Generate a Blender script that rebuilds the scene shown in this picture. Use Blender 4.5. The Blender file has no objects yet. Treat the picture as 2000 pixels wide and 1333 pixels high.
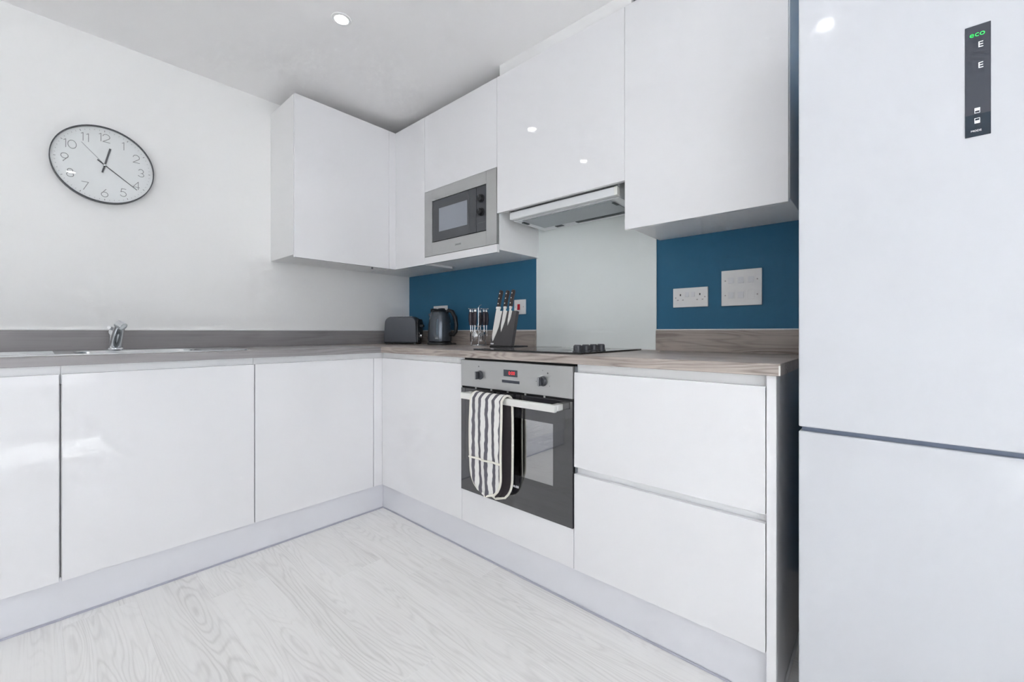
import bpy, bmesh, math, random
from mathutils import Matrix, Vector
random.seed(7)
PI = math.pi
S = bpy.context.scene
COL = S.collection

# ------------------------------------------------------------------ camera
cam_d = bpy.data.cameras.new('camera'); cam = bpy.data.objects.new('camera', cam_d); COL.objects.link(cam)
cam_d.sensor_width = 36.0; cam_d.lens = 821.4 / 2000 * 36.0
cam_d.shift_y = -(666.5 - 649.0) / 2000
cam_d.clip_start = 0.02
cam.location = (-1.8917, -2.7258, 1.0032)
cam.rotation_euler = (PI / 2, 0, math.radians(41.524 - 90))
S.camera = cam

# ------------------------------------------------------------------ sky, daylight, exposure
W = bpy.data.worlds.new('sky'); S.world = W; W.use_nodes = True
bg = W.node_tree.nodes['Background']
bg.inputs[0].default_value = (0.975, 0.98, 1.0, 1); bg.inputs[1].default_value = 4.2
S.view_settings.view_transform = 'Standard'; S.view_settings.look = 'None'
S.view_settings.gamma = 1.0; S.view_settings.use_curve_mapping = False
S.view_settings.exposure = -0.2
S.cycles.use_denoising = True
S.cycles.max_bounces = 10; S.cycles.diffuse_bounces = 8; S.cycles.glossy_bounces = 4
S.cycles.use_adaptive_sampling = True; S.cycles.adaptive_threshold = 0.13; S.cycles.adaptive_min_samples = 24; S.cycles.use_light_tree = False
S.cycles.transparent_max_bounces = 8
S.cycles.sample_clamp_indirect = 40.0
S.cycles.caustics_reflective = False; S.cycles.caustics_refractive = False

RX0, RY0, CEIL = -4.3, -4.4, 2.37           # room: x -4.3..0, y -4.4..0
WIN_B = (-4.1, -1.45, 0.45, 2.32)            # opening in the wall behind the camera (x0,x1,z0,z1)

sun_d = bpy.data.lights.new('sun', 'SUN'); sun_d.energy = 24.0; sun_d.angle = math.radians(0.6); sun_d.color = (0.965, 0.985, 1.0)
sun = bpy.data.objects.new('sun', sun_d); COL.objects.link(sun)
sun.rotation_euler = Vector((0.0, 1.0, -2.0)).to_track_quat('-Z', 'Y').to_euler()

def portal(name, loc, rot, sx, sy):
    l = bpy.data.lights.new(name, 'AREA'); l.shape = 'RECTANGLE'; l.size = sx; l.size_y = sy
    l.cycles.is_portal = True
    o = bpy.data.objects.new(name, l); COL.objects.link(o); o.location = loc; o.rotation_euler = rot
portal('daylight_portal', ((WIN_B[0] + WIN_B[1]) / 2, RY0 - 0.11, (WIN_B[2] + WIN_B[3]) / 2), (PI / 2, 0, 0), WIN_B[1] - WIN_B[0], WIN_B[3] - WIN_B[2])

# ------------------------------------------------------------------ materials
def lin(c): c /= 255.0; return c / 12.92 if c <= 0.04045 else ((c + 0.055) / 1.055) ** 2.4
def rgb(r, g, b): return (lin(r), lin(g), lin(b), 1)
def mat(name, col, rough=0.5, metal=0.0, spec=0.5, coat=0.0, emit=None, estr=0.0):
    m = bpy.data.materials.new(name); m.use_nodes = True
    p = m.node_tree.nodes['Principled BSDF']
    p.inputs['Base Color'].default_value = col; p.inputs['Roughness'].default_value = rough
    p.inputs['Metallic'].default_value = metal; p.inputs['Specular IOR Level'].default_value = spec
    p.inputs['Coat Weight'].default_value = coat; p.inputs['Coat Roughness'].default_value = 0.03
    if emit: p.inputs['Emission Color'].default_value = emit; p.inputs['Emission Strength'].default_value = estr
    return m
def noisy(m, scale=40, amt=0.04, bump=0.0, stretch=(1, 1, 1), bscale=None):
    """fine tonal and relief variation on a plain material"""
    nt = m.node_tree; p = nt.nodes['Principled BSDF']; N = nt.nodes.new; L = nt.links.new
    tc = N('ShaderNodeTexCoord'); mp = N('ShaderNodeMapping'); mp.inputs['Scale'].default_value = stretch
    no = N('ShaderNodeTexNoise'); no.inputs['Scale'].default_value = scale; no.inputs['Detail'].default_value = 1
    L(tc.outputs['Object'], mp.inputs[0]); L(mp.outputs[0], no.inputs['Vector'])
    c = p.inputs['Base Color'].default_value[:]
    mx = N('ShaderNodeMix'); mx.data_type = 'RGBA'
    mx.inputs[6].default_value = tuple(v * (1 - amt) for v in c[:3]) + (1,)
    mx.inputs[7].default_value = tuple(min(1, v * (1 + amt)) for v in c[:3]) + (1,)
    L(no.outputs[0], mx.inputs[0]); L(mx.outputs[2], p.inputs['Base Color'])
    if bump:
        bp = N('ShaderNodeBump'); bp.inputs['Strength'].default_value = bump; bp.inputs['Distance'].default_value = 0.002
        L(no.outputs[0], bp.inputs['Height']); L(bp.outputs[0], p.inputs['Normal'])
    return m

def wood(name, light, dark, axis, contour=(4.0, 0.55), lines=11, streak=(70, 2.2), rough=0.4, rnd=False, sharp=0.35, amt=1.0, spec=0.4):
    """long-grained board: contour lines of stretched noise make the cathedral figure"""
    m = bpy.data.materials.new(name); m.use_nodes = True
    nt = m.node_tree; p = nt.nodes['Principled BSDF']; N = nt.nodes.new; L = nt.links.new
    p.inputs['Roughness'].default_value = rough; p.inputs['Specular IOR Level'].default_value = spec
    tc = N('ShaderNodeTexCoord'); src = tc.outputs['Object']
    if rnd:
        oi = N('ShaderNodeObjectInfo'); mu = N('ShaderNodeMath'); mu.operation = 'MULTIPLY'; mu.inputs[1].default_value = 37.0
        L(oi.outputs['Random'], mu.inputs[0])
        cb = N('ShaderNodeCombineXYZ'); L(mu.outputs[0], cb.inputs[0]); L(mu.outputs[0], cb.inputs[1]); L(mu.outputs[0], cb.inputs[2])
        va = N('ShaderNodeVectorMath'); va.operation = 'ADD'; L(src, va.inputs[0]); L(cb.outputs[0], va.inputs[1]); src = va.outputs[0]
    def noise(across, along, scale=1, detail=2, rough_=0.5, dist=0.0):
        mp = N('ShaderNodeMapping')
        sc = (along, across, across) if axis == 'x' else (across, along, across)
        mp.inputs['Scale'].default_value = sc; L(src, mp.inputs[0])
        n = N('ShaderNodeTexNoise'); n.inputs['Scale'].default_value = scale; n.inputs['Detail'].default_value = detail
        n.inputs['Roughness'].default_value = rough_; n.inputs['Distortion'].default_value = dist
        L(mp.outputs[0], n.inputs['Vector']); return n.outputs[0]
    def math_(op, a, b=None, c=None):
        n = N('ShaderNodeMath'); n.operation = op
        for i, v in enumerate((a, b, c)):
            if v is None: continue
            if isinstance(v, (int, float)): n.inputs[i].default_value = v
            else: L(v, n.inputs[i])
        return n.outputs[0]
    big = noise(contour[0], contour[1], 1, 1.5, 0.45, 0.25)
    wob = noise(contour[0] * 6, contour[1] * 6, 1, 2)
    v = math_('ADD', math_('MULTIPLY', big, float(lines)), math_('MULTIPLY', wob, 0.7))
    ring = math_('PINGPONG', v, 0.5)                       # 0..0.5 contour bands
    ring = math_('SMOOTH_MIN', math_('MULTIPLY', ring, 1 / sharp), 1.0, 0.2)
    st = noise(streak[0], streak[1], 1, 3, 0.6)
    patch = noise(contour[0] * 0.8, contour[1] * 0.9, 1, 1)  # figure fades in and out
    fade = math_('SMOOTHSTEP' if False else 'MULTIPLY', math_('SUBTRACT', patch, 0.32), 2.6)
    fade = math_('MINIMUM', math_('MAXIMUM', fade, 0.05), 1.0)
    dk = math_('MULTIPLY', math_('SUBTRACT', 1.0, ring), fade)
    dk = math_('MULTIPLY', dk, 0.75)
    dk = math_('ADD', dk, math_('MULTIPLY', math_('SUBTRACT', st, 0.42), 1.1))
    dk = math_('ADD', dk, math_('MULTIPLY', math_('SUBTRACT', patch, 0.5), 0.7))
    dk = math_('MINIMUM', math_('MAXIMUM', math_('MULTIPLY', dk, amt), 0.0), 1.0)
    mx = N('ShaderNodeMix'); mx.data_type = 'RGBA'; mx.inputs[6].default_value = light; mx.inputs[7].default_value = dark
    L(dk, mx.inputs[0]); col = mx.outputs[2]
    if rnd:
        hs = N('ShaderNodeHueSaturation'); L(col, hs.inputs['Color'])
        L(math_('ADD', math_('MULTIPLY', oi.outputs['Random'], 0.06), 0.97), hs.inputs['Value']); col = hs.outputs[0]
    L(col, p.inputs['Base Color'])
    bp = N('ShaderNodeBump'); bp.inputs['Strength'].default_value = 0.12; bp.inputs['Distance'].default_value = 0.001; bp.invert = True
    L(dk, bp.inputs['Height']); L(bp.outputs[0], p.inputs['Normal'])
    return m

def pane(name, tint, refl, rough=0.0):
    """thin sheet glass: part mirror, part see-through"""
    m = bpy.data.materials.new(name); m.use_nodes = True; nt = m.node_tree; nt.nodes.clear(); N = nt.nodes.new; L = nt.links.new
    out = N('ShaderNodeOutputMaterial'); mx = N('ShaderNodeMixShader'); tr = N('ShaderNodeBsdfTransparent'); gl = N('ShaderNodeBsdfGlossy')
    fr = N('ShaderNodeLayerWeight'); fr.inputs[0].default_value = 0.5           # Schlick reflectance, alike from both faces
    pw = N('ShaderNodeMath'); pw.operation = 'POWER'; pw.inputs[1].default_value = 5.0; L(fr.outputs['Facing'], pw.inputs[0])
    ad = N('ShaderNodeMath'); ad.operation = 'MULTIPLY_ADD'; ad.use_clamp = True; ad.inputs[1].default_value = 0.96 - refl; ad.inputs[2].default_value = 0.035 + refl
    L(pw.outputs[0], ad.inputs[0]); L(ad.outputs[0], mx.inputs[0])
    tr.inputs[0].default_value = tint; gl.inputs['Roughness'].default_value = rough; gl.inputs['Color'].default_value = (0.95, 0.95, 0.95, 1)
    L(tr.outputs[0], mx.inputs[1]); L(gl.outputs[0], mx.inputs[2]); L(mx.outputs[0], out.inputs[0])
    return m

m_wall = noisy(mat('white_wall_paint', rgb(242, 242, 241), 0.6, spec=0.25), 90, 0.006)
m_ceil = noisy(mat('white_ceiling_paint', rgb(244, 243, 243), 0.7, spec=0.2), 90, 0.006)
m_blue = noisy(mat('teal_blue_wall_paint', rgb(52, 110, 144), 0.5, spec=0.3), 90, 0.02)
m_skirt = noisy(mat('white_satin_woodwork', rgb(228, 230, 232), 0.3), 60, 0.01)
m_gloss = noisy(mat('white_high_gloss_lacquer', rgb(231, 231, 233), 0.035, spec=0.5), 3, 0.004)
m_carc = noisy(mat('white_melamine', rgb(238, 238, 238), 0.35), 50, 0.008)
m_plinth = noisy(mat('white_satin_plinth_board', rgb(222, 223, 228), 0.22), 20, 0.006)
m_chan = noisy(mat('pale_grey_handle_channel', rgb(238, 239, 240), 0.3), 30, 0.01)
m_cap = noisy(mat('grey_plastic', rgb(120, 124, 130), 0.45), 60, 0.03)
m_strip = noisy(mat('lilac_grey_sealing_strip', rgb(182, 183, 196), 0.3), 40, 0.03)
m_wtx = wood('grey_oak_laminate_x', rgb(156, 153, 154), rgb(106, 102, 103), 'x', contour=(10, 0.9), lines=9, streak=(150, 2.0), rough=0.33, amt=0.66)
m_wty = wood('grey_oak_laminate_y', rgb(182, 172, 165), rgb(100, 89, 84), 'y', contour=(15, 1.9), lines=12, streak=(170, 2.4), rough=0.33, amt=0.95)
m_floor = wood('whitewashed_oak_plank', rgb(240, 239, 237), rgb(194, 192, 189), 'y', contour=(9.0, 1.05), lines=26, streak=(160, 3.0), rough=0.42, rnd=True, amt=0.52, sharp=0.26, spec=0.3)
m_slab = noisy(mat('grey_floor_underlay', rgb(150, 148, 146), 0.8), 60, 0.05)
m_steel = noisy(mat('brushed_stainless_steel', rgb(188, 189, 188), 0.34, metal=0.75), 14, 0.035, stretch=(1, 1, 60))
m_sinksteel = noisy(mat('satin_sink_steel', rgb(205, 208, 210), 0.24, metal=1.0), 30, 0.03)
m_chrome = noisy(mat('polished_chrome', rgb(225, 227, 230), 0.06, metal=1.0), 20, 0.01)
m_alu = noisy(mat('satin_aluminium', rgb(232, 232, 228), 0.3, metal=0.35), 40, 0.02)
m_blackglass = noisy(mat('black_oven_glass', rgb(46, 46, 50), 0.03, spec=0.9, coat=1.0), 10, 0.02)
m_black = noisy(mat('black_plastic', rgb(30, 31, 34), 0.3), 60, 0.05)
m_gapdark = noisy(mat('dark_recess', rgb(22, 22, 24), 0.6), 60, 0.05)
m_knob = noisy(mat('dark_grey_knob', rgb(66, 68, 74), 0.28), 60, 0.04)
m_mwglass = noisy(mat('microwave_door_glass', rgb(72, 74, 78), 0.06, spec=0.8), 20, 0.02)
m_mwwin = noisy(mat('microwave_window_mesh', rgb(142, 147, 156), 0.12, spec=0.7), 300, 0.05)
m_mwctl = noisy(mat('microwave_control_panel', rgb(74, 76, 80), 0.35), 80, 0.03)
m_cavity = noisy(mat('oven_cavity_enamel', rgb(120, 126, 134), 0.3), 30, 0.05)
m_pane = pane('tinted_oven_window', (0.42, 0.44, 0.46, 1), 0.42)
m_clear = pane('clear_clock_glass', (1, 1, 1, 1), 0.0)
m_winglass = pane('window_glass', (0.96, 0.97, 0.98, 1), 0.0)
m_splash = noisy(mat('back_painted_white_glass', rgb(240, 246, 245), 0.04, spec=0.6), 4, 0.004)
m_hob = noisy(mat('black_ceramic_glass', rgb(20, 20, 22), 0.05, spec=0.7), 300, 0.1)
m_ringmark = noisy(mat('grey_print', rgb(120, 120, 124), 0.3), 40, 0.03)
m_white = noisy(mat('white_moulded_plastic', rgb(236, 236, 236), 0.25), 60, 0.008)
m_offwhite = noisy(mat('white_switch_rocker', rgb(224, 225, 228), 0.28), 60, 0.008)
m_hole = noisy(mat('dark_pin_hole', rgb(52, 48, 48), 0.6), 60, 0.05)
m_pinhole = noisy(mat('grey_pin_shutter', rgb(176, 172, 172), 0.5), 60, 0.05)
m_red = noisy(mat('red_rocker', rgb(196, 18, 44), 0.25), 60, 0.03)
m_hoodw = noisy(mat('pale_silver_hood_front', rgb(226, 228, 230), 0.3, metal=0.15), 30, 0.02)
m_hoodg = noisy(mat('grey_hood_filter', rgb(168, 174, 178), 0.4, metal=0.3), 240, 0.08, 0.1)
m_hooddk = noisy(mat('dark_hood_slot', rgb(74, 80, 82), 0.5), 60, 0.05)
m_kettle = noisy(mat('gunmetal_gloss_kettle', rgb(92, 98, 106), 0.14, metal=0.6), 20, 0.03)
m_toast = noisy(mat('gunmetal_satin_toaster', rgb(92, 95, 102), 0.38, metal=0.35), 30, 0.02)
m_water = noisy(mat('pale_blue_water_window', rgb(140, 158, 172), 0.1), 20, 0.04)
m_print = noisy(mat('white_print', rgb(236, 238, 240), 0.4), 60, 0.01)
m_pewter = noisy(mat('grey_letter_print', rgb(96, 98, 100), 0.4), 60, 0.02)
m_blockg = noisy(mat('charcoal_knife_board', rgb(78, 76, 78), 0.45), 40, 0.03)
m_blade = noisy(mat('polished_knife_steel', rgb(236, 234, 230), 0.28, metal=0.35), 30, 0.02)
m_kh = noisy(mat('dark_wood_handle', rgb(62, 54, 54), 0.4), 50, 0.15, stretch=(1, 1, 0.2))
m_cut = noisy(mat('black_purple_handle', rgb(70, 62, 70), 0.2), 40, 0.05)
m_clockrim = noisy(mat('charcoal_clock_rim', rgb(66, 70, 76), 0.4), 40, 0.03)
m_clockface = noisy(mat('pale_clock_face', rgb(240, 243, 243), 0.55), 60, 0.006)
m_num = noisy(mat('grey_numeral', rgb(138, 140, 142), 0.5), 60, 0.03)
m_hand = noisy(mat('dark_clock_hand', rgb(74, 78, 82), 0.4), 60, 0.03)
m_fridge = noisy(mat('white_gloss_fridge_steel', rgb(205, 207, 212), 0.07, spec=0.5), 2, 0.006)
m_fgap = noisy(mat('blue_grey_door_gap', rgb(112, 122, 142), 0.5), 40, 0.05)
m_fpanel = noisy(mat('dark_touch_panel', rgb(62, 66, 76), 0.08), 40, 0.02)
m_fpanel2 = noisy(mat('navy_touch_panel', rgb(30, 44, 58), 0.08), 40, 0.02)
m_green = mat('green_led', rgb(40, 200, 90), 0.4, emit=rgb(60, 230, 110), estr=0.7)
m_led = mat('white_led', rgb(220, 222, 226), 0.4, emit=rgb(230, 232, 236), estr=0.45)
m_redled = mat('red_led', rgb(220, 40, 50), 0.4, emit=rgb(255, 60, 70), estr=0.8)
m_lamp = mat('lit_lamp_lens', (1, 1, 1, 1), 0.5, emit=(1, 0.985, 0.96, 1), estr=38.0)
m_frame = noisy(mat('white_window_frame', rgb(226, 228, 230), 0.35), 40, 0.01)
m_cream = noisy(mat('cream_binding', rgb(232, 229, 218), 0.8), 120, 0.03, 0.2)
m_lining = noisy(mat('charcoal_lining', rgb(66, 60, 64), 0.9), 160, 0.08, 0.3)

def stripes():
    m = bpy.data.materials.new('grey_white_striped_cotton'); m.use_nodes = True; nt = m.node_tree
    p = nt.nodes['Principled BSDF']; N = nt.nodes.new; L = nt.links.new; p.inputs['Roughness'].default_value = 0.85; p.inputs['Specular IOR Level'].default_value = 0.2
    uv = N('ShaderNodeUVMap'); uv.uv_map = 'UVMap'; sp = N('ShaderNodeSeparateXYZ'); L(uv.outputs[0], sp.inputs[0])
    mp = N('ShaderNodeMapping'); mp.inputs['Scale'].default_value = (3.0, 9.0, 1); L(uv.outputs[0], mp.inputs[0])
    no = N('ShaderNodeTexNoise'); no.inputs['Scale'].default_value = 1.0; no.inputs['Detail'].default_value = 1; L(mp.outputs[0], no.inputs['Vector'])
    a = N('ShaderNodeMath'); a.operation = 'MULTIPLY_ADD'; a.inputs[1].default_value = 0.09; L(no.outputs[0], a.inputs[0]); L(sp.outputs[0], a.inputs[2])
    b = N('ShaderNodeMath'); b.operation = 'MULTIPLY_ADD'; b.inputs[1].default_value = 4.6; b.inputs[2].default_value = 0.42; L(a.outputs[0], b.inputs[0])
    f = N('ShaderNodeMath'); f.operation = 'FRACT'; L(b.outputs[0], f.inputs[0])
    g = N('ShaderNodeMath'); g.operation = 'LESS_THAN'; g.inputs[1].default_value = 0.44; L(f.outputs[0], g.inputs[0])
    mx = N('ShaderNodeMix'); mx.data_type = 'RGBA'; mx.inputs[6].default_value = rgb(232, 231, 228); mx.inputs[7].default_value = rgb(106, 104, 112)
    L(g.outputs[0], mx.inputs[0]); L(mx.outputs[2], p.inputs['Base Color'])
    return m
m_stripe = stripes()

# ------------------------------------------------------------------ mesh helpers
WLOC = {}
def wl(o): return WLOC.get(o.name, Vector((0, 0, 0)))

class B:
    """collects shapes in one bmesh"""
    def __init__(s): s.bm = bmesh.new(); s.fl = s.bm.faces.layers.int.new('flat')
    def _add(s, g):
        vs = [s.bm.verts.new(v) for v in g[0]]
        fs = []
        for f in g[1]:
            try: fs.append(s.bm.faces.new([vs[i] for i in f]))
            except ValueError: pass
        return vs, fs
    def box(s, x0, x1, y0, y1, z0, z1, bev=0.0, seg=1, mi=0):
        x0, x1 = sorted((x0, x1)); y0, y1 = sorted((y0, y1)); z0, z1 = sorted((z0, z1))
        v = [(x0, y0, z0), (x1, y0, z0), (x1, y1, z0), (x0, y1, z0), (x0, y0, z1), (x1, y0, z1), (x1, y1, z1), (x0, y1, z1)]
        vs, fs = s._add((v, [(3, 2, 1, 0), (4, 5, 6, 7), (0, 1, 5, 4), (1, 2, 6, 5), (2, 3, 7, 6), (3, 0, 4, 7)]))
        for f in fs: f.material_index = mi; f[s.fl] = 0 if bev > 0 else 1
        if bev > 0:
            es = list({e for f in fs for e in f.edges})
            bmesh.ops.bevel(s.bm, geom=es, offset=bev, segments=seg, profile=0.5, affect='EDGES')
            for f in s.bm.faces:
                if not f[s.fl]:
                    f.normal_update(); f[s.fl] = 1 if max(abs(c) for c in f.normal) > 0.9999 else 2
        return s
    def cyl(s, p0, p1, r0, r1=None, n=20, caps=True):
        p0, p1 = Vector(p0), Vector(p1); r1 = r0 if r1 is None else r1
        d = (p1 - p0).normalized(); a = d.orthogonal().normalized(); b = d.cross(a)
        ring = lambda p, r: [p + (a * math.cos(2 * PI * i / n) + b * math.sin(2 * PI * i / n)) * r for i in range(n)]
        f = [(i, (i + 1) % n, n + (i + 1) % n, n + i) for i in range(n)]
        if caps: f += [tuple(reversed(range(n))), tuple(range(n, 2 * n))]
        s._add((ring(p0, r0) + ring(p1, r1), f)); return s
    def lathe(s, prof, n=32, axis=((0, 0, 0), (0, 0, 1)), sx=1.0, sy=1.0, ring=False):
        if ring: prof = list(prof) + [prof[0]]
        o, d = Vector(axis[0]), Vector(axis[1]).normalized(); a = d.orthogonal().normalized(); b = d.cross(a)
        if abs(d.z) > 0.99: a, b = Vector((1, 0, 0)), Vector((0, 1, 0)) if d.z > 0 else Vector((0, -1, 0))
        v, f = [], []
        for (r, h) in prof:
            for i in range(n):
                t = 2 * PI * i / n
                v.append(o + d * h + a * (r * sx * math.cos(t)) + b * (r * sy * math.sin(t)))
        for k in range(len(prof) - 1):
            for i in range(n):
                j = (i + 1) % n; f.append((k * n + i, k * n + j, (k + 1) * n + j, (k + 1) * n + i))
        if prof[0][0] > 1e-6 and not ring: f.append(tuple(reversed(range(n))))
        if prof[-1][0] > 1e-6 and not ring: f.append(tuple(range((len(prof) - 1) * n, len(prof) * n)))
        s._add((v, f)); bmesh.ops.remove_doubles(s.bm, verts=s.bm.verts, dist=1e-6); return s
    def tube(s, path, r, n=8, closed=False, caps=True):
        P = [Vector(p) for p in path]; m = len(P); v, f = [], []
        up = None
        for i, p in enumerate(P):
            t = (P[(i + 1) % m] - P[i - 1]) if closed else (P[min(i + 1, m - 1)] - P[max(i - 1, 0)])
            t.normalize()
            if up is None: up = t.orthogonal().normalized()
            up = (up - t * up.dot(t)).normalized(); bb = t.cross(up)
            rr = r[i] if isinstance(r, (list, tuple)) else r
            v += [p + (up * math.cos(2 * PI * k / n) + bb * math.sin(2 * PI * k / n)) * rr for k in range(n)]
        for i in range(m if closed else m - 1):
            j = (i + 1) % m
            f += [(i * n + k, i * n + (k + 1) % n, j * n + (k + 1) % n, j * n + k) for k in range(n)]
        if not closed and caps: f += [tuple(reversed(range(n))), tuple(range((m - 1) * n, m * n))]
        s._add((v, f)); return s
    def prism(s, poly, d0, d1, fn, bev=0.0, seg=2):
        """extrude a 2-D outline; fn(u, v, d) -> xyz"""
        n = len(poly); v = [fn(u, w, d0) for u, w in poly] + [fn(u, w, d1) for u, w in poly]
        f = [(i, (i + 1) % n, n + (i + 1) % n, n + i) for i in range(n)] + [tuple(reversed(range(n))), tuple(range(n, 2 * n))]
        vs, fs = s._add((v, f))
        bmesh.ops.recalc_face_normals(s.bm, faces=fs)
        if bev > 0:
            es = list({e for fc in fs[-2:] for e in fc.edges})
            bmesh.ops.bevel(s.bm, geom=es, offset=bev, segments=seg, profile=0.5, affect='EDGES')
        return s
    def strokes(s, lines, w, th):
        """flat stroke lettering in the local xy plane"""
        for pl in lines:
            for (a, b) in zip(pl[:-1], pl[1:]):
                a, b = Vector((a[0], a[1], 0)), Vector((b[0], b[1], 0)); d = b - a
                if d.length < 1e-9: continue
                d.normalize(); q = Vector((-d.y, d.x, 0)) * w / 2; a = a - d * w * 0.35; b = b + d * w * 0.35; h = Vector((0, 0, th))
                s._add(([a - q, b - q, b + q, a + q, a - q + h, b - q + h, b + q + h, a + q + h],
                        [(3, 2, 1, 0), (4, 5, 6, 7), (0, 1, 5, 4), (1, 2, 6, 5), (2, 3, 7, 6), (3, 0, 4, 7)]))
        return s
    def text(s, txt, size, th):
        cu = bpy.data.curves.new('t', 'FONT'); cu.body = txt; cu.size = size; cu.align_x = 'CENTER'; cu.align_y = 'CENTER'; cu.extrude = th / 2; cu.resolution_u = 3
        o = bpy.data.objects.new('t', cu); COL.objects.link(o); bpy.context.view_layer.update()
        me = bpy.data.meshes.new_from_object(o.evaluated_get(bpy.context.evaluated_depsgraph_get()))
        bpy.data.objects.remove(o); bpy.data.curves.remove(cu)
        s.bm.from_mesh(me); bpy.data.meshes.remove(me); return s
    def xf(s, M): bmesh.ops.transform(s.bm, matrix=M, verts=s.bm.verts); return s

def mk(name, b, m, parent=None, origin=None, ang=35, smooth=True):
    bm = b.bm; bm.normal_update()
    xs = [v.co for v in bm.verts]
    lo = Vector((min(v.x for v in xs), min(v.y for v in xs), min(v.z for v in xs))); hi = Vector((max(v.x for v in xs), max(v.y for v in xs), max(v.z for v in xs)))
    og = Vector(origin) if origin is not None else Vector(((lo.x + hi.x) / 2, (lo.y + hi.y) / 2, lo.z))
    bmesh.ops.translate(bm, verts=bm.verts, vec=-og)
    me = bpy.data.meshes.new(name); bm.to_mesh(me); bm.free()
    for mm in (m if isinstance(m, (list, tuple)) else [m]): me.materials.append(mm)
    if smooth:
        for p in me.polygons: p.use_smooth = True
        me.set_sharp_from_angle(angle=math.radians(ang))
        at = me.attributes.get('flat')
        fl = [d.value for d in at.data] if at else []
        for p, v in zip(me.polygons, fl):
            if v == 1: p.use_smooth = False
    o = bpy.data.objects.new(name, me); COL.objects.link(o)
    WLOC[o.name] = og
    if parent: o.parent = parent; o.location = og - wl(parent)
    else: o.location = og
    return o
def thing(name, loc, label, cat, group=None):
    o = bpy.data.objects.new(name, None); COL.objects.link(o); o.empty_display_size = 0.05
    o.location = loc; WLOC[o.name] = Vector(loc); tag(o, label, cat, group); return o
def tag(o, label=None, cat=None, group=None, kind=None):
    if label: o['label'] = label
    if cat: o['category'] = cat
    if group: o['group'] = group
    if kind: o['kind'] = kind
    return o
def struct(name, b, m, label=None): return tag(mk(name, b, m), label, None, None, 'structure')
def dup(o, parent, off):
    """copy of one mesh part, moved by off (world)"""
    c = o.copy(); COL.objects.link(c); og = wl(o) + Vector(off); WLOC[c.name] = og
    c.parent = parent; c.location = og - (wl(parent) if parent else Vector((0, 0, 0)))
    return c
def FB(x, y, z):   # frame on a surface that faces -x (the blue wall side): local x runs right, y up, z out
    return Matrix(((0, 0, -1, x), (-1, 0, 0, y), (0, 1, 0, z), (0, 0, 0, 1)))
def FA(x, y, z):   # frame on a surface that faces -y (the clock wall side)
    return Matrix(((1, 0, 0, x), (0, 0, -1, y), (0, 1, 0, z), (0, 0, 0, 1)))

# ------------------------------------------------------------------ the room
T = 0.12
# floor: slab and separate planks that run along y
floor = struct('floor', B().box(RX0, 0, RY0, 0, -0.12, -0.006), m_slab, 'whitewashed oak plank floor')
PW, PL = 0.19, 1.29
proto = {}
def plank(x0, x1, y0, y1):
    w, l = round(x1 - x0, 4), round(y1 - y0, 4)
    c = Vector(((x0 + x1) / 2, (y0 + y1) / 2, -0.006))
    if (w, l) in proto:
        o = proto[(w, l)].copy(); COL.objects.link(o); WLOC[o.name] = c; o.parent = floor; o.location = c - wl(floor)
    else:
        g = 0.0001
        o = mk('plank', B().box(x0 + g, x1 - g, y0 + g, y1 - g, -0.006, 0.0, 0.0003), m_floor, floor, origin=c, smooth=False)
        proto[(w, l)] = o
xk = -0.885
while xk - PW > RX0: xk -= PW
edges_x = [RX0] + [xk + PW * i for i in range(60) if xk + PW * i > RX0 + 0.02 and xk + PW * i < -0.02] + [0.0]
for i, (a, b_) in enumerate(zip(edges_x[:-1], edges_x[1:])):
    ph = 0.0 if abs(a + 0.885) < 0.01 else [0.43, 0.86, 0.2, 0.63, 1.06][i % 5]
    yj = -1.26 + ph
    while yj > RY0: yj -= PL
    ys = [RY0] + [yj + PL * k for k in range(12) if yj + PL * k > RY0 + 0.05 and yj + PL * k < -0.05] + [0.0]
    for c0, c1 in zip(ys[:-1], ys[1:]): plank(a, b_, c0, c1)

struct('ceiling', B().box(RX0 - T, T, RY0 - T, T, CEIL, CEIL + T), m_ceil, 'smooth white ceiling')
struct('wall_left', B().box(RX0, 0, 0, T, -0.12, CEIL), m_wall, 'white painted wall with the round clock')
struct('wall_right', B().box(0, T, RY0, T, -0.12, CEIL), m_blue, 'dark teal blue painted wall behind the hob')
x0, x1, z0, z1 = WIN_B
struct('wall_back', B().box(RX0, x0, RY0 - T, RY0, -0.12, CEIL).box(x1, 0, RY0 - T, RY0, -0.12, CEIL).box(x0, x1, RY0 - T, RY0, z1, CEIL).box(x0, x1, RY0 - T, RY0, -0.12, z0), m_wall, 'white wall behind the viewpoint with glazed doors')
struct('wall_side', B().box(RX0 - T, RX0, RY0 - T, T, -0.12, CEIL), m_wall, 'plain white side wall')
def window(name, label, a0, a1, z0, z1, F, n):
    fr = B(); t = 0.05
    fr.box(a0, a0 + t, z0, z1, -0.08, -0.02, 0.003).box(a1 - t, a1, z0, z1, -0.08, -0.02, 0.003).box(a0 + t, a1 - t, z0, z0 + t, -0.08, -0.02, 0.003).box(a0 + t, a1 - t, z1 - t, z1, -0.08, -0.02, 0.003)
    w = (a1 - a0 - t) / n
    for i in range(1, n): fr.box(a0 + w * i, a0 + w * i + t, z0 + t, z1 - t, -0.08, -0.02, 0.003)
    o = struct(name, fr.xf(F), m_frame, label)
    for i in range(n):
        mk('pane', B().box(a0 + w * i + t, a0 + w * (i + 1), z0 + t, z1 - t, -0.053, -0.049).xf(F), m_winglass, o)
window('window_1', 'white framed glazed doors behind the viewpoint', WIN_B[0], WIN_B[1], WIN_B[2], WIN_B[3], Matrix(((1, 0, 0, 0), (0, 0, 1, RY0), (0, 1, 0, 0), (0, 0, 0, 1))), 3)
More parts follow.
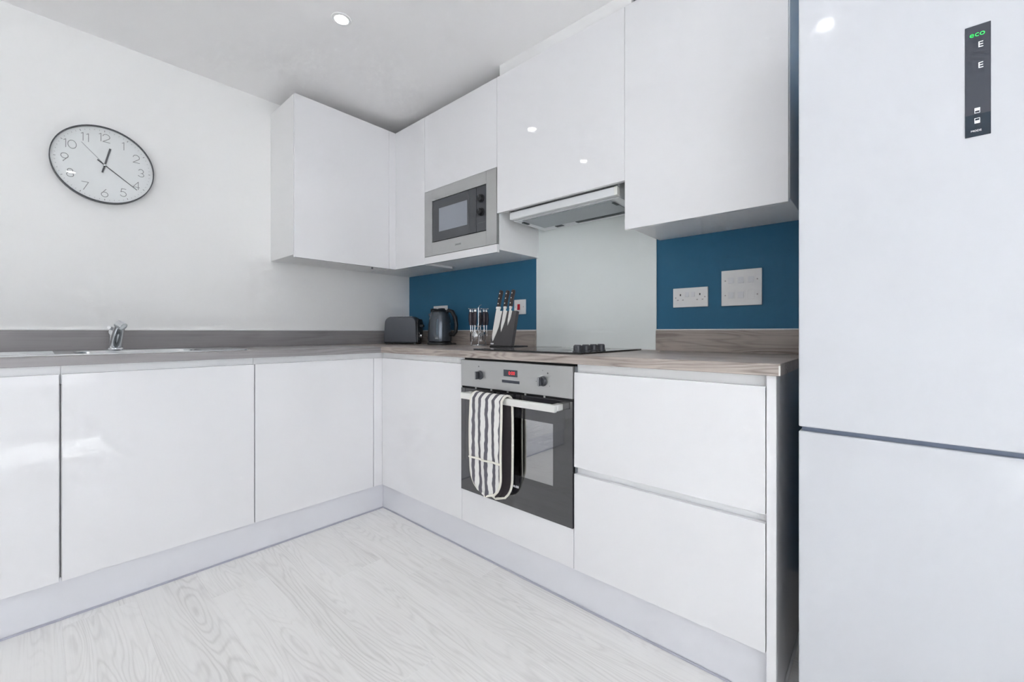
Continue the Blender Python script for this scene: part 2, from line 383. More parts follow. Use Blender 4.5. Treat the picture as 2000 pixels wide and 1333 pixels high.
bb = B().box(-0.018, -0.0005, RY0, -2.516, 0, 0.072, 0.001).box(-0.013, -0.0005, RY0, -2.516, 0.075, 0.105, 0.003).box(-0.012, -0.0005, RY0, -2.516, 0.07, 0.077)
struct('baseboard_right', bb, m_skirt, 'white skirting board under the blue wall beside the fridge')

# ------------------------------------------------------------------ base cabinets
DF, DT = -0.600, 0.019        # door front plane, door thickness
ZB, ZT, ZW = 0.1416, 0.857, 0.8876
WT = 0.920                    # worktop top
def carcass_B(y0, y1, z0=0.15, z1=0.82, xf=-0.58, xb=-0.022, shelf=False):
    t = 0.016; b = B()
    b.box(xf, xb, y0 - t, y0, z0, z1).box(xf, xb, y1, y1 + t, z0, z1).box(xf, xb, y1 + t, y0 - t, z0, z0 + t).box(xb - 0.008, xb, y1 + t, y0 - t, z0 + t, z1)
    if shelf: b.box(xf + 0.02, xb - 0.01, y1 + t, y0 - t, (z0 + z1) / 2, (z0 + z1) / 2 + t)
    return b
def carcass_A(x0, x1, z0=0.15, z1=0.82, yf=-0.58, yb=-0.022):
    t = 0.016
    return B().box(x0, x0 + t, yf, yb, z0, z1).box(x1 - t, x1, yf, yb, z0, z1).box(x0 + t, x1 - t, yf, yb, z0, z0 + t).box(x0 + t, x1 - t, yb - 0.008, yb, z0 + t, z1)
def channel_A(x0, x1):   # recessed finger rail under the worktop
    pr = [(-0.5800, 0.8215), (-0.5790, 0.8400), (-0.5780, 0.8866), (-0.5600, 0.8866), (-0.5600, 0.8215)]
    return B().prism(pr, x0, x1, lambda u, w, d: (d, u, w))
def channel_B(y0, y1):
    pr = [(-0.5800, 0.8215), (-0.5790, 0.8400), (-0.5780, 0.8866), (-0.5600, 0.8866), (-0.5600, 0.8215)]
    return B().prism(pr, y0, y1, lambda u, w, d: (u, d, w))
def door_A(x0, x1, z0=ZB, z1=ZT, g=0.0015, front=DF): return B().box(x0 + g, x1 - g, front, front + DT, z0, z1, 0.0012, 2)
def door_B(y0, y1, z0=ZB, z1=ZT, g=0.0012, front=DF): return B().box(front, front + DT, y0 - g, y1 + g, z0, z1, 0.0012, 2)

def base_A(x0, x1, label, g0=0.0015, g1=0.0015, dx1=None):
    t = thing('base_cabinet', ((x0 + x1) / 2, -0.3, 0.15), label, 'cabinet', 'white gloss base cabinets')
    mk('body', carcass_A(x0 + 0.001, x1 - 0.001), m_carc, t)
    mk('door', B().box(x0 + g0, (dx1 or x1) - g1, DF, DF + DT, ZB, ZT, 0.0012, 2), m_gloss, t)
    mk('handle_channel', channel_A(x0 + 0.0005, -0.561 if x1 > -0.7 else x1 - 0.0005), m_chan, t)
    return t
base_A(-2.44, -1.838, 'white gloss base cabinet cut off by the left edge of the photo', g1=0.0035)
base_A(-1.838, -1.241, 'wide white gloss base cabinet below the tap and sink', g0=0.0030, g1=0.0018)
t = base_A(-1.241, -0.6, 'white gloss base cabinet next to the inner corner, under the bare worktop', g0=0.0018, dx1=-0.6515)
mk('corner_post', B().box(-0.6497, -0.582, DF, DF + DT, ZB, ZT, 0.0012, 2), m_gloss, t)['label'] = 'narrow white corner filler strip'

t = thing('base_cabinet', (-0.3, -0.93, 0.15), 'white gloss corner base cabinet left of the oven', 'cabinet', 'white gloss base cabinets')
mk('body', carcass_B(-0.602, -1.2735), m_carc, t); mk('door', door_B(-0.6025, -1.2745), m_gloss, t); mk('handle_channel', channel_B(-0.5802, -1.2735), m_chan, t)

t = thing('oven_cabinet', (-0.3, -1.578, 0.15), 'white base cabinet that houses the built-in oven', 'cabinet')
b = carcass_B(-1.2755, -1.8815)
b.box(-0.58, -0.03, -1.8655, -1.2915, 0.262, 0.278)
mk('body', b, m_carc, t); mk('lower_panel', door_B(-1.2745, -1.8815, ZB, 0.2865), m_gloss, t)

t = thing('drawer_cabinet', (-0.3, -2.185, 0.15), 'white gloss base cabinet with two deep drawers beside the fridge', 'cabinet')
mk('body', carcass_B(-1.8825, -2.4885), m_carc, t)
for z0, z1, zz in ((0.5137, ZT, 'upper'), (ZB, 0.489, 'lower')):
    d = mk('drawer', door_B(-1.8815, -2.4885, z0, z1), m_gloss, t)
    mk('drawer_box', B().box(-0.54, -0.09, -2.46, -1.912, z0 + 0.04, z0 + 0.05).box(-0.54, -0.09, -2.46, -2.448, z0 + 0.05, z0 + 0.17).box(-0.54, -0.09, -1.924, -1.912, z0 + 0.05, z0 + 0.17).box(-0.105, -0.09, -2.448, -1.924, z0 + 0.05, z0 + 0.17), m_carc, d)
mk('handle_channel', channel_B(-1.8835, -2.4885), m_chan, t)
pr = [(-0.5803, 0.466), (-0.5785, 0.478), (-0.5785, 0.525), (-0.5803, 0.537), (-0.5600, 0.537), (-0.5600, 0.466)]
mk('handle_channel', B().prism(pr, -1.8835, -2.4885, lambda u, w, d: (u, d, w)), m_chan, t)
for zc in (0.501, 0.866):
    mk('channel_cap', B().box(-0.5945, -0.5805, -1.8865, -1.8830, zc - 0.012, zc + 0.012, 0.0008), m_cap, t)['label'] = 'small grey end cap'

t = thing('end_panel', (-0.3, -2.501, 0.0), 'white gloss end panel of the worktop run facing the fridge', 'panel')
mk('board', B().box(-0.601, -0.021, -2.5128, -2.4897, 0.0, ZW - 0.0003, 0.001), m_gloss, t)
mk('sealing_strip', B().box(-0.58, -0.03, -2.519, -2.5128, 0.0, 0.012, 0.002), m_offwhite, t)

def plinth(label, bx, sx):
    t = thing('plinth', ((bx[0] + bx[1]) / 2, (bx[2] + bx[3]) / 2, 0), label, 'plinth', 'white plinth boards')
    mk('board', B().box(*bx, 0.0015, 0.1495, 0.001), m_plinth, t); mk('sealing_strip', B().box(*sx, 0.0, 0.008, 0.002), m_strip, t)
plinth('white plinth board under the sink side cabinets', (-2.44, -0.5805, -0.5805, -0.5635), (-2.44, -0.584, -0.584, -0.5807))
plinth('white plinth board under the oven and drawers', (-0.5803, -0.5635, -2.4893, -0.5637), (-0.584, -0.5807, -2.4893, -0.5842))

# ------------------------------------------------------------------ worktop and upstands
FW = -0.612
def edge_profile(f):   # rounded front edge in (depth, z)
    r = 0.006; p = [(f + 0.0015, ZW)]
    p.append((f, ZW + 0.0015))
    p += [(f + r - r * math.cos(a), WT - r + r * math.sin(a)) for a in [PI / 2 * k / 5 for k in range(6)]]
    return p
SX0, SX1, SY0, SY1 = -1.815, -1.365, -0.50, -0.165          # cut-out for the sink
wt = thing('worktop', (-1.1, -0.4, ZW), 'grey oak effect laminate worktop in an L round the corner', 'worktop')
pa = edge_profile(FW) + [(SY0, WT), (SY0, ZW)]
b = B().prism(pa, -2.44, FW - 0.0004, lambda u, w, d: (d, u, w))
b.box(-2.44, FW - 0.0004, SY1, -0.001, ZW, WT).box(-2.44, SX0, SY0, SY1, ZW, WT).box(SX1, FW - 0.0004, SY0, SY1, ZW, WT)
mk('worktop_board', b, m_wtx, wt)
pb = edge_profile(FW) + [(-0.001, WT), (-0.001, ZW)]
b = B().prism(pb, FW, -2.522, lambda u, w, d: (u, d, w)).box(FW, -0.001, FW, -0.001, ZW, WT)
mk('worktop_board', b, m_wty, wt)
mk('corner_strip', B().box(FW - 0.0004, FW + 0.0028, -2.5236, -2.5195, ZW + 0.001, WT - 0.005, 0.0006), m_alu, wt)['label'] = 'pale joint at the worktop corner'
mk('edge_strip', B().box(FW + 0.003, -0.001, -2.5232, -2.5221, ZW + 0.001, WT - 0.001), m_wty, wt)

def upstand(bx, m, bead, label):
    t = thing('upstand', ((bx[0] + bx[1]) / 2, (bx[2] + bx[3]) / 2, WT), label, 'upstand', 'grey oak effect upstands')
    mk('board', B().box(*bx, WT, 1.011, 0.001), m, t); mk('sealant_bead', B().box(*bead, 1.011, 1.0165, 0.0015), m_white, t)
upstand((-2.44, -0.0005, -0.018, -0.0005), m_wtx, (-2.44, -0.0005, -0.014, -0.0005), 'long grey wood upstand behind the sink and tap')
upstand((-0.018, -0.0005, -1.2405, -0.0185), m_wty, (-0.014, -0.0005, -1.2405, -0.0145), 'grey wood upstand behind the kettle and knife block')
upstand((-0.018, -0.0005, -2.522, -1.9435), m_wty, (-0.014, -0.0005, -2.522, -1.9435), 'short grey wood upstand below the white switches near the fridge')

t = thing('splashback', (-0.004, -1.592, WT), 'white glass splashback behind the hob', 'splashback')
mk('glass', B().box(-0.0075, -0.0008, -1.942, -1.242, WT + 0.0005, 1.595, 0.0008), m_splash, t)
mk('sealant_bead', B().box(-0.0095, -0.0078, -1.942, -1.242, WT + 0.0005, WT + 0.004), m_white, t)

# ------------------------------------------------------------------ wall cabinets
UF, UB, UT, CB = -0.3495, 1.4087, 2.293, 1.423
CF = -0.3295
def shell_B(y0, y1, z0, z1, xb=-0.0012, bottom=True):
    t = 0.016; b = B().box(CF, xb, y0 - t, y0, z0, z1).box(CF, xb, y1, y1 + t, z0, z1).box(CF, xb, y1 + t, y0 - t, z1 - t, z1).box(xb - 0.006, xb, y1 + t, y0 - t, z0 + t, z1 - t)
    if bottom: b.box(CF, xb, y1 + t, y0 - t, z0, z0 + t)
    return b
G = 'white gloss wall cabinets'
t = thing('wall_cabinet', (-0.68, -0.16, CB), 'white gloss wall cabinet on the clock wall', 'cabinet', G)
k = 0.016
mk('body', B().box(-0.9726, -0.9726 + k, CF, -0.0012, CB, UT).box(-0.3675, -0.3515, CF, -0.0012, CB, UT).box(-0.9566, -0.3675, CF, -0.0012, CB, CB + k).box(-0.9566, -0.3675, CF, -0.0012, UT - k, UT).box(-0.9566, -0.3675, -0.0072, -0.0012, CB + k, UT - k), m_carc, t)
mk('door', B().box(-0.9726, -0.3967, UF, UF + DT, UB, UT, 0.0012, 2), m_gloss, t)
b = B().cyl((-0.4565, -0.249, 1.411), (-0.4565, -0.249, CB), 0.006, n=12); mk('shelf_pin', b, m_cap, t)['label'] = 'small grey fitting under the cabinet'

t = thing('wall_cabinet', (-0.17, -0.33, CB), 'narrow white gloss corner wall cabinet between clock wall and microwave', 'cabinet', G)
b = B().box(CF, -0.0012, -0.6595, -0.6435, CB, UT).box(CF, -0.0012, -0.6435, -0.0012, CB, CB + k).box(CF, -0.0012, -0.6435, -0.0012, UT - k, UT).box(-0.0072, -0.0012, -0.6435, -0.0012, CB + k, UT - k).box(CF, -0.0072, -0.0072, -0.0012, CB + k, UT - k)
mk('body', b, m_carc, t)
mk('corner_post', B().box(-0.3952, -0.3306, UF, UF + DT, UB, UT, 0.0012, 2), m_gloss, t)['label'] = 'narrow white corner filler strip'
mk('door', B().box(UF, UF + DT, -0.6598, -0.3505, UB, UT, 0.0012, 2), m_gloss, t)
mk('batten', B().box(-0.31, -0.12, -0.645, -0.62, CB - 0.012, CB, 0.001), m_carc, t)

t = thing('microwave_cabinet', (-0.17, -0.96, CB), 'white wall cabinet that houses the built-in microwave', 'cabinet', G)
b = shell_B(-0.6605, -1.2585, CB, UT); b.box(CF, -0.0072, -1.2425, -0.6765, 1.846, 1.860)
mk('body', b, m_carc, t)
mk('door', B().box(UF, UF + DT, -1.2578, -0.6612, 1.8395, UT, 0.0012, 2), m_gloss, t)
mk('lower_rail', B().box(UF, UF + DT, -1.2578, -0.6612, UB, 1.4500, 0.0012, 2), m_gloss, t)

t = thing('wall_cabinet', (-0.17, -1.61, 1.605), 'white gloss wall cabinet above the extractor hood', 'cabinet', G)
mk('body', shell_B(-1.2595, -1.9545, 1.622, UT, bottom=False).box(CF, -0.30, -1.9385, -1.2755, 1.622, 1.638), m_carc, t)
mk('door', B().box(UF, UF + DT, -1.9548, -1.2590, 1.6045, UT, 0.0012, 2), m_gloss, t)

t = thing('wall_cabinet', (-0.17, -2.23, CB), 'white gloss wall cabinet beside the fridge, above the switches', 'cabinet', G)
mk('body', shell_B(-1.9560, -2.5028, CB, UT), m_carc, t)
mk('door', B().box(UF, UF + DT, -2.5030, -1.9562, UB, UT, 0.0012, 2), m_gloss, t)
mk('side_panel', B().box(CF - 0.0006, -0.0012, -2.5045, -2.5030, CB, UT), m_gloss, t)

tag(mk('scribe_panel', B().box(-0.321, -0.303, -1.972, -1.25, UT + 0.0005, CEIL - 0.0005, 0.0008), m_carc), 'white filler panel between hood cabinet and ceiling', 'panel')

# ------------------------------------------------------------------ extractor hood
h = thing('extractor_hood', (-0.17, -1.615, 1.56), 'slim pull-out extractor hood over the hob', 'hood')
HY0, HY1 = -1.322, -1.9105
mk('housing', B().box(-0.295, -0.03, HY1 + 0.006, HY0 - 0.006, 1.566, 1.75, 0.002), m_hoodw, h)
v = mk('visor', B().box(-0.325, -0.299, HY1, HY0, 1.5635, 1.6005, 0.004, 2), m_hoodw, h)
mk('end_cap', B().box(-0.3256, -0.2985, HY1 - 0.0005, HY1 + 0.016, 1.563, 1.601, 0.004, 2), m_alu, v)
mk('shadow_gap', B().box(-0.321, -0.299, HY1 + 0.004, HY0 - 0.004, 1.6006, 1.6035), m_gapdark, v)
b = B().box(-0.298, -0.04, HY1 + 0.004, HY0 - 0.004, 1.560, 1.5655, 0.001)
up = mk('underside_plate', b, m_hoodw, h)
mk('grease_filter', B().box(-0.285, -0.105, HY1 + 0.05, HY0 - 0.05, 1.5565, 1.5598, 0.001), m_hoodg, h)
for yy in (HY0 - 0.033, HY1 + 0.052):
    mk('latch', B().box(-0.262, -0.215, yy - 0.007, yy + 0.007, 1.5545, 1.5565 if yy < -1.5 else 1.5598, 0.0008), m_hooddk, h)
mk('lamp_slot', B().box(-0.095, -0.068, -1.83, -1.56, 1.5575, 1.5598, 0.0008), m_hooddk, h)
mk('control_slot', B().box(-0.09, -0.065, -1.475, -1.43, 1.5575, 1.5598, 0.0008), m_hooddk, h)

# ------------------------------------------------------------------ built-in microwave
mw = thing('microwave', (-0.17, -0.9585, 1.452), 'built-in stainless steel microwave with black door', 'microwave')
ya, yb, za, zb = -0.6612, -1.2564, 1.4515, 1.8375
oa, ob, pa_, pb_ = -0.732, -1.1832, 1.528, 1.772
XF = -0.3515
b = B().box(XF, -0.3305, oa, ya, za, zb, 0.0008).box(XF, -0.3305, yb, ob, za, zb, 0.0008).box(XF, -0.3305, ob, oa, za, pa_).box(XF, -0.3305, ob, oa, pb_, zb)
fr = mk('trim_frame', b, m_steel, mw)
mk('logo', B().text('ZANUSSI', 0.0125, 0.0006).xf(FB(XF - 0.0002, -0.9636, 1.4885)), m_pewter, fr)
mk('cavity_box', B().box(-0.331, -0.06, ob + 0.002, oa - 0.002, pa_ - 0.02, pb_ + 0.02), m_gapdark, mw)
d = mk('door', B().box(-0.3475, -0.332, -1.1060, oa - 0.002, pa_ + 0.005, pb_ - 0.001, 0.0015), m_mwglass, mw)
mk('window', B().box(-0.3482, -0.3473, -1.0346, -0.7939, 1.585, 1.7195), m_mwwin, d)
mk('handle_strip', B().box(-0.3482, -0.3473, -1.1050, -1.0500, pa_ + 0.007, pb_ - 0.003), m_mwctl, d)
c = mk('control_panel', B().box(-0.3475, -0.332, ob + 0.001, -1.1075, pa_ + 0.005, pb_ - 0.001, 0.0015), m_mwctl, mw)
for zz in (1.7035, 1.633):
    kb = mk('knob', B().lathe([(0.0, 0.0), (0.0215, 0.0), (0.0215, 0.004), (0.019, 0.006), (0.0175, 0.020), (0.0155, 0.022), (0.0, 0.022)], 24, ((-0.3474, -1.1440, zz), (-1, 0, 0))), m_black, c)
    mk('pointer', B().box(-0.3705, -0.3693, -1.1450, -1.1430, zz + 0.002, zz + 0.015), m_cap, kb)
mk('print_mark', B().box(-0.348, -0.3474, -1.172, -1.118, 1.5775, 1.5785), m_cap, c)

# ------------------------------------------------------------------ built-in oven
ov = thing('oven', (-0.33, -1.5785, 0.288), 'built-in steel and black glass single oven', 'oven')
OY0, OY1 = -1.2765, -1.8795
OX = -0.605
p = mk('control_panel', B().box(OX - 0.001, -0.588, OY1, OY0, 0.7595, 0.878, 0.0012), m_steel, ov)
for yy in (-1.4008, -1.7464):
    kb = mk('knob', B().lathe([(0.0, 0.0), (0.0195, 0.0), (0.0195, 0.003), (0.0175, 0.005), (0.0165, 0.012), (0.015, 0.0135), (0.0, 0.0135)], 28, ((OX - 0.001, yy, 0.8148), (-1, 0, 0))), m_knob, p)
    g = mk('grip', B().box(OX - 0.031, OX - 0.0140, yy - 0.0055, yy + 0.0055, 0.798, 0.8316, 0.003, 2), m_knob, kb)
    mk('pointer', B().box(OX - 0.0316, OX - 0.0309, yy - 0.0008, yy + 0.0008, 0.800, 0.8296), m_print, kb)
for yy, zz, r in ((-1.3925, 0.852, 0.003), (-1.7685, 0.8465, 0.0032), (-1.7135, 0.812, 0.0016), (-1.778, 0.7985, 0.0016), (-1.7445, 0.8555, 0.0016)):
    mk('print_mark', B().cyl((OX - 0.001, yy, zz), (OX - 0.0016, yy, zz), r, n=10), m_pewter, p)
ds = mk('display', B().box(OX - 0.0022, OX - 0.0008, -1.6165, -1.541, 0.8205, 0.8475, 0.0005), m_fpanel, p)
mk('digits', B().text('0:00', 0.0205, 0.0008).xf(FB(OX - 0.0024, -1.5865, 0.8340)), m_redled, ds)
mk('button_strip', B().box(OX - 0.0022, OX - 0.0008, -1.6275, -1.532, 0.7935, 0.8045, 0.0005), m_fpanel, p)
mk('vent_slot', B().box(OX + 0.006, -0.588, OY1 + 0.001, OY0 - 0.001, 0.7505, 0.7594), m_gapdark, ov)
for i in range(5):
    yy = -1.37 - 0.095 * i
    mk('vent_bridge', B().box(OX + 0.002, OX + 0.0062, yy - 0.004, yy + 0.004, 0.7512, 0.7590), m_steel, ov)
mk('top_gap', B().box(-0.585, -0.553, OY1 + 0.002, OY0 - 0.002, 0.869, 0.8868), m_gapdark, ov)
# door: dark glass border round a clear window
wy0, wy1, wz0, wz1 = -1.365, -1.7925, 0.4235, 0.6565
dz0, dz1 = 0.2885, 0.7500
b = B().box(OX, -0.588, wy0, OY0, dz0, dz1).box(OX, -0.588, OY1, wy1, dz0, dz1).box(OX, -0.588, wy1, wy0, dz0, wz0).box(OX, -0.588, wy1, wy0, wz1, dz1)
d = mk('door', b, m_blackglass, ov)
mk('window', B().box(OX - 0.0001, OX + 0.003, wy1, wy0, wz0, wz1), m_pane, d)
mk('logo', B().text('ZANUSSI', 0.0125, 0.0006).xf(FB(OX - 0.0004, -1.5985, 0.3760)), m_led, d)
b = B().box(-0.585, -0.10, -1.372, -1.362, 0.36, 0.70).box(-0.585, -0.10, -1.796, -1.786, 0.36, 0.70).box(-0.11, -0.10, -1.786, -1.372, 0.36, 0.70).box(-0.585, -0.10, -1.786, -1.372, 0.36, 0.37).box(-0.585, -0.10, -1.786, -1.372, 0.69, 0.70)
mk('cavity', b, m_cavity, ov)
b = B()
for i in range(13): b.cyl((-0.56, -1.385 - 0.0325 * i, 0.555), (-0.13, -1.385 - 0.0325 * i, 0.555), 0.0018, n=6)
for xx in (-0.56, -0.13): b.cyl((xx, -1.374, 0.555), (xx, -1.784, 0.555), 0.0026, n=6)
b.cyl((-0.56, -1.374, 0.585), (-0.56, -1.784, 0.585), 0.0022, n=6)
mk('wire_shelf', b, m_chrome, ov)
hd = mk('handle', B().box(-0.662, -0.647, -1.840, -1.334, 0.7125, 0.7400, 0.002, 2), m_alu, d)
for yy in (-1.826, -1.348):
    mk('handle_mount', B().box(-0.647, OX, yy - 0.013, yy + 0.013, 0.7145, 0.7385, 0.0025, 2), m_alu, hd)

# ------------------------------------------------------------------ oven glove over the handle
gl = thing('oven_glove', (-0.655, -1.50, 0.30), 'grey and white striped double oven glove hung on the oven handle', 'oven glove')
path = []                                             # (x, z, lateral offset) from front tip over the bar to back tip
zt_, zb_f, zb_b = 0.742, 0.333, 0.315
for i in range(25):
    s = i / 24; z = zb_f + (0.728 - zb_f) * s
    path.append((-0.6735 - 0.006 * math.sin(s * 2.6) , z, 0.0))
for i in range(1, 8):
    a = PI * i / 8; path.append((-0.6545 - 0.019 * math.cos(a), 0.728 + 0.0215 * math.sin(a), -0.020 * i / 8))
for i in range(25):
    s = i / 24; z = 0.728 - (0.728 - zb_b) * s
    path.append((-0.6355 + 0.004 * math.sin(s * 3), z, -0.020))
lens = [0.0]
for a, c_ in zip(path[:-1], path[1:]): lens.append(lens[-1] + math.hypot(a[0] - c_[0], a[1] - c_[1]))
Ltot = lens[-1]; NT = 18; HW = 0.088; YC = -1.5060
def halfw(l):
    e = min(l, Ltot - l); R = 0.095
    return HW if e >= R else HW * math.sqrt(max(0.0, 1 - ((R - e) / R) ** 2)) * 0.985 + 0.0012
grid = []
for i, (px, pz, off) in enumerate(path):
    w = halfw(lens[i]); row = []
    for j in range(NT + 1):
        tt = -1 + 2 * j / NT
        back = i > 31
        ripple = 0.0035 * math.sin(tt * 7 + lens[i] * 9) * min(1, abs(pz - 0.74) * 9) * (0.5 if back else 1)
        row.append(Vector((px - ripple - (0 if back else 0.004 * (1 - tt * tt)), YC + off - tt * w, pz)))
    grid.append(row)
b = B(); bm = b.bm; uvl = bm.loops.layers.uv.new('UVMap')
def sheet(offs, mi, flip):
    vv = []
    for i, row in enumerate(grid):
        r = []
        for j, p_ in enumerate(row):
            a = grid[min(i + 1, len(grid) - 1)][j] - grid[max(i - 1, 0)][j]; c_ = row[min(j + 1, NT)] - row[max(j - 1, 0)]
            n_ = a.cross(c_); n_ = n_.normalized() if n_.length > 1e-9 else Vector((-1, 0, 0))
            r.append(bm.verts.new(p_ + n_ * offs))
        vv.append(r)
    for i in range(len(grid) - 1):
        for j in range(NT):
            q = [vv[i][j], vv[i][j + 1], vv[i + 1][j + 1], vv[i + 1][j]]
            ij = [(i, j), (i, j + 1), (i + 1, j + 1), (i + 1, j)]
            if flip: q.reverse(); ij.reverse()
            f = bm.faces.new(q); f.material_index = mi
            for lp, (a, c_) in zip(f.loops, ij): lp[uvl].uv = ((grid[a][c_].y - (YC + path[a][2])) / (-2 * HW) + 0.5, lens[a] / 0.35)
    return vv
o1 = sheet(-0.0035, 0, True); o2 = sheet(0.0035, 1, False)
# which side faces out depends on the cross product: test on the front pad and swap materials if needed
outer_is_o1 = o1[12][9].co.x < o2[12][9].co.x
if not outer_is_o1:
    for f in bm.faces: f.material_index = 1 - f.material_index
def rim(seq1, seq2):
    for a in range(len(seq1) - 1):
        f = bm.faces.new([seq1[a], seq1[a + 1], seq2[a + 1], seq2[a]]); f.material_index = 1
rim([r[0] for r in o1], [r[0] for r in o2]); rim([r[-1] for r in o2], [r[-1] for r in o1]); rim(o1[0], o2[0]); rim(o1[-1], o2[-1])
bmesh.ops.recalc_face_normals(bm, faces=bm.faces)
mk('pads', b, [m_stripe, m_lining], gl, ang=60)
loop = [grid[i][0] for i in range(len(grid))] + [grid[-1][j] for j in range(1, NT)] + [grid[i][NT] for i in range(len(grid) - 1, -1, -1)] + [grid[0][j] for j in range(NT - 1, 0, -1)]
clean = [loop[0]]
for q in loop[1:]:
    if (q - clean[-1]).length > 0.004: clean.append(q)
mk('binding', B().tube(clean, 0.0052, 8, closed=True), m_cream, gl, ang=80)['label'] = 'cream edge binding'
i0 = min(range(25), key=lambda i: abs(path[i][1] - 0.474))
mk('pocket_binding', B().tube([q + Vector((-0.006, 0, 0)) for q in grid[i0]], 0.0042, 8), m_cream, gl, ang=80)['label'] = 'cream tape across the pocket opening'

# ------------------------------------------------------------------ hob
hb = thing('hob', (-0.31, -1.60, WT), 'black ceramic glass hob with four side knobs', 'hob')
mk('glass_plate', B().box(-0.563, -0.055, -1.892, -1.312, WT + 0.0008, WT + 0.0068, 0.0015, 2), m_hob, hb)
for (xx, yy, r) in ((-0.44, -1.45, 0.09), (-0.18, -1.45, 0.072), (-0.44, -1.68, 0.072), (-0.18, -1.70, 0.09)):
    mk('zone_ring', B().lathe([(r, WT + 0.0066), (r, WT + 0.0071), (r - 0.0015, WT + 0.0071), (r - 0.0015, WT + 0.0066)], 48, ((xx, yy, 0), (0, 0, 1)), ring=True), m_ringmark, hb)
kz = WT + 0.0068
k0 = mk('knob', B().lathe([(0.0, 0.0), (0.0195, 0.0), (0.0195, 0.003), (0.0168, 0.005), (0.0160, 0.023), (0.0140, 0.0255), (0.0, 0.0255)], 24, ((-0.522, -1.848, kz), (0, 0, 1))), m_knob, hb)
g0 = mk('grip', B().box(-0.524, -0.520, -1.862, -1.834, kz + 0.0254, kz + 0.0275, 0.0008), m_knob, k0)
for i in range(1, 4):
    kk = dup(k0, hb, (0.0585 * i, 0, 0)); dup(g0, kk, (0.0585 * i, 0, 0))

# ------------------------------------------------------------------ sink and tap
sk = thing('sink', (-1.70, -0.32, WT), 'stainless steel inset sink with drainer', 'sink')
def rrect(x0, x1, y0, y1, r, n=6):
    pts = []
    for cx, cy, a0 in ((x1 - r, y1 - r, 0), (x0 + r, y1 - r, 90), (x0 + r, y0 + r, 180), (x1 - r, y0 + r, 270)):
        pts += [(cx + r * math.cos(math.radians(a0 + 90 * i / n)), cy + r * math.sin(math.radians(a0 + 90 * i / n))) for i in range(n + 1)]
    return pts
def loft(rings):
    b = B(); n = len(rings[0]); V = [[b.bm.verts.new(p) for p in r] for r in rings]
    for r0, r1 in zip(V[:-1], V[1:]):
        for i in range(n): b.bm.faces.new([r0[i], r0[(i + 1) % n], r1[(i + 1) % n], r1[i]])
    return b, V
zr = WT + 0.0006
lvl = lambda pts, z: [(x, y, z) for x, y in pts]
# deck: outer rim to bowl edge
out = lambda e: rrect(-2.17 + e, -1.235 - e, -0.548 + e, -0.082 - e, 0.06 - e)
bowl = lambda e: rrect(-1.795 + e, -1.385 - e, -0.488 + e, -0.178 - e, 0.06)
b, V = loft([lvl(out(0.0), zr), lvl(out(0.001), zr + 0.003), lvl(out(0.006), zr + 0.0042), lvl(out(0.014), zr + 0.0028), lvl(bowl(-0.003), zr + 0.0026), lvl(bowl(0.002), zr - 0.002), lvl(bowl(0.008), WT - 0.12), lvl(bowl(0.03), WT - 0.145)])
f = b.bm.faces.new(V[-1]); bmesh.ops.recalc_face_normals(b.bm, faces=b.bm.faces)
mk('bowl_and_deck', b, m_sinksteel, sk, ang=50)
b = B()
for i in range(7): b.cyl((-2.12, -0.46 + 0.045 * i, zr + 0.0022), (-1.85, -0.46 + 0.045 * i, zr + 0.0022), 0.0032, n=8)
mk('drainer_ribs', b, m_sinksteel, sk)
mk('waste', B().lathe([(0.0, 0.0), (0.04, 0.0), (0.04, 0.003), (0.034, 0.004), (0.0, 0.002)], 24, ((-1.59, -0.333, WT - 0.1449), (0, 0, 1))), m_chrome, sk)

tp = thing('tap', (-1.659, -0.15, WT + 0.003), 'chrome mixer tap at the back of the sink', 'tap')
tx, ty, tz = -1.659, -0.150, WT + 0.0034
mk('base_flange', B().lathe([(0.0, 0.0), (0.029, 0.0), (0.029, 0.005), (0.025, 0.010), (0.0, 0.010)], 28, ((tx, ty, tz), (0, 0, 1))), m_chrome, tp)
mk('body', B().lathe([(0.0, 0.0), (0.0235, 0.0), (0.0228, 0.03), (0.0222, 0.055), (0.0215, 0.0555)], 28, ((tx, ty, tz + 0.010), (0, 0, 1))), m_chrome, tp)
mk('cartridge_cap', B().lathe([(0.0205, 0.0), (0.023, 0.002), (0.023, 0.016), (0.019, 0.026), (0.010, 0.031), (0.0, 0.032)], 28, ((tx, ty, tz + 0.0645), (0, 0, 1))), m_chrome, tp)
mk('lever', B().tube([(tx - 0.002, ty + 0.004, tz + 0.088), (tx - 0.012, ty - 0.010, tz + 0.097), (tx - 0.024, ty - 0.034, tz + 0.100)], [0.010, 0.009, 0.007], 10), m_chrome, tp)
sp = mk('spout', B().tube([(tx, ty - 0.012, tz + 0.022), (tx + 0.001, ty - 0.040, tz + 0.050), (tx + 0.003, ty - 0.075, tz + 0.082), (tx + 0.004, ty - 0.105, tz + 0.103), (tx + 0.005, ty - 0.128, tz + 0.1125)], [0.0200, 0.0200, 0.0190, 0.0180, 0.0165], 16), m_chrome, tp, ang=70)
mk('nozzle', B().cyl((tx - 0.004, ty - 0.128, tz + 0.116), (tx + 0.012, ty - 0.146, tz + 0.102), 0.0165, 0.0160, n=20), m_chrome, sp)

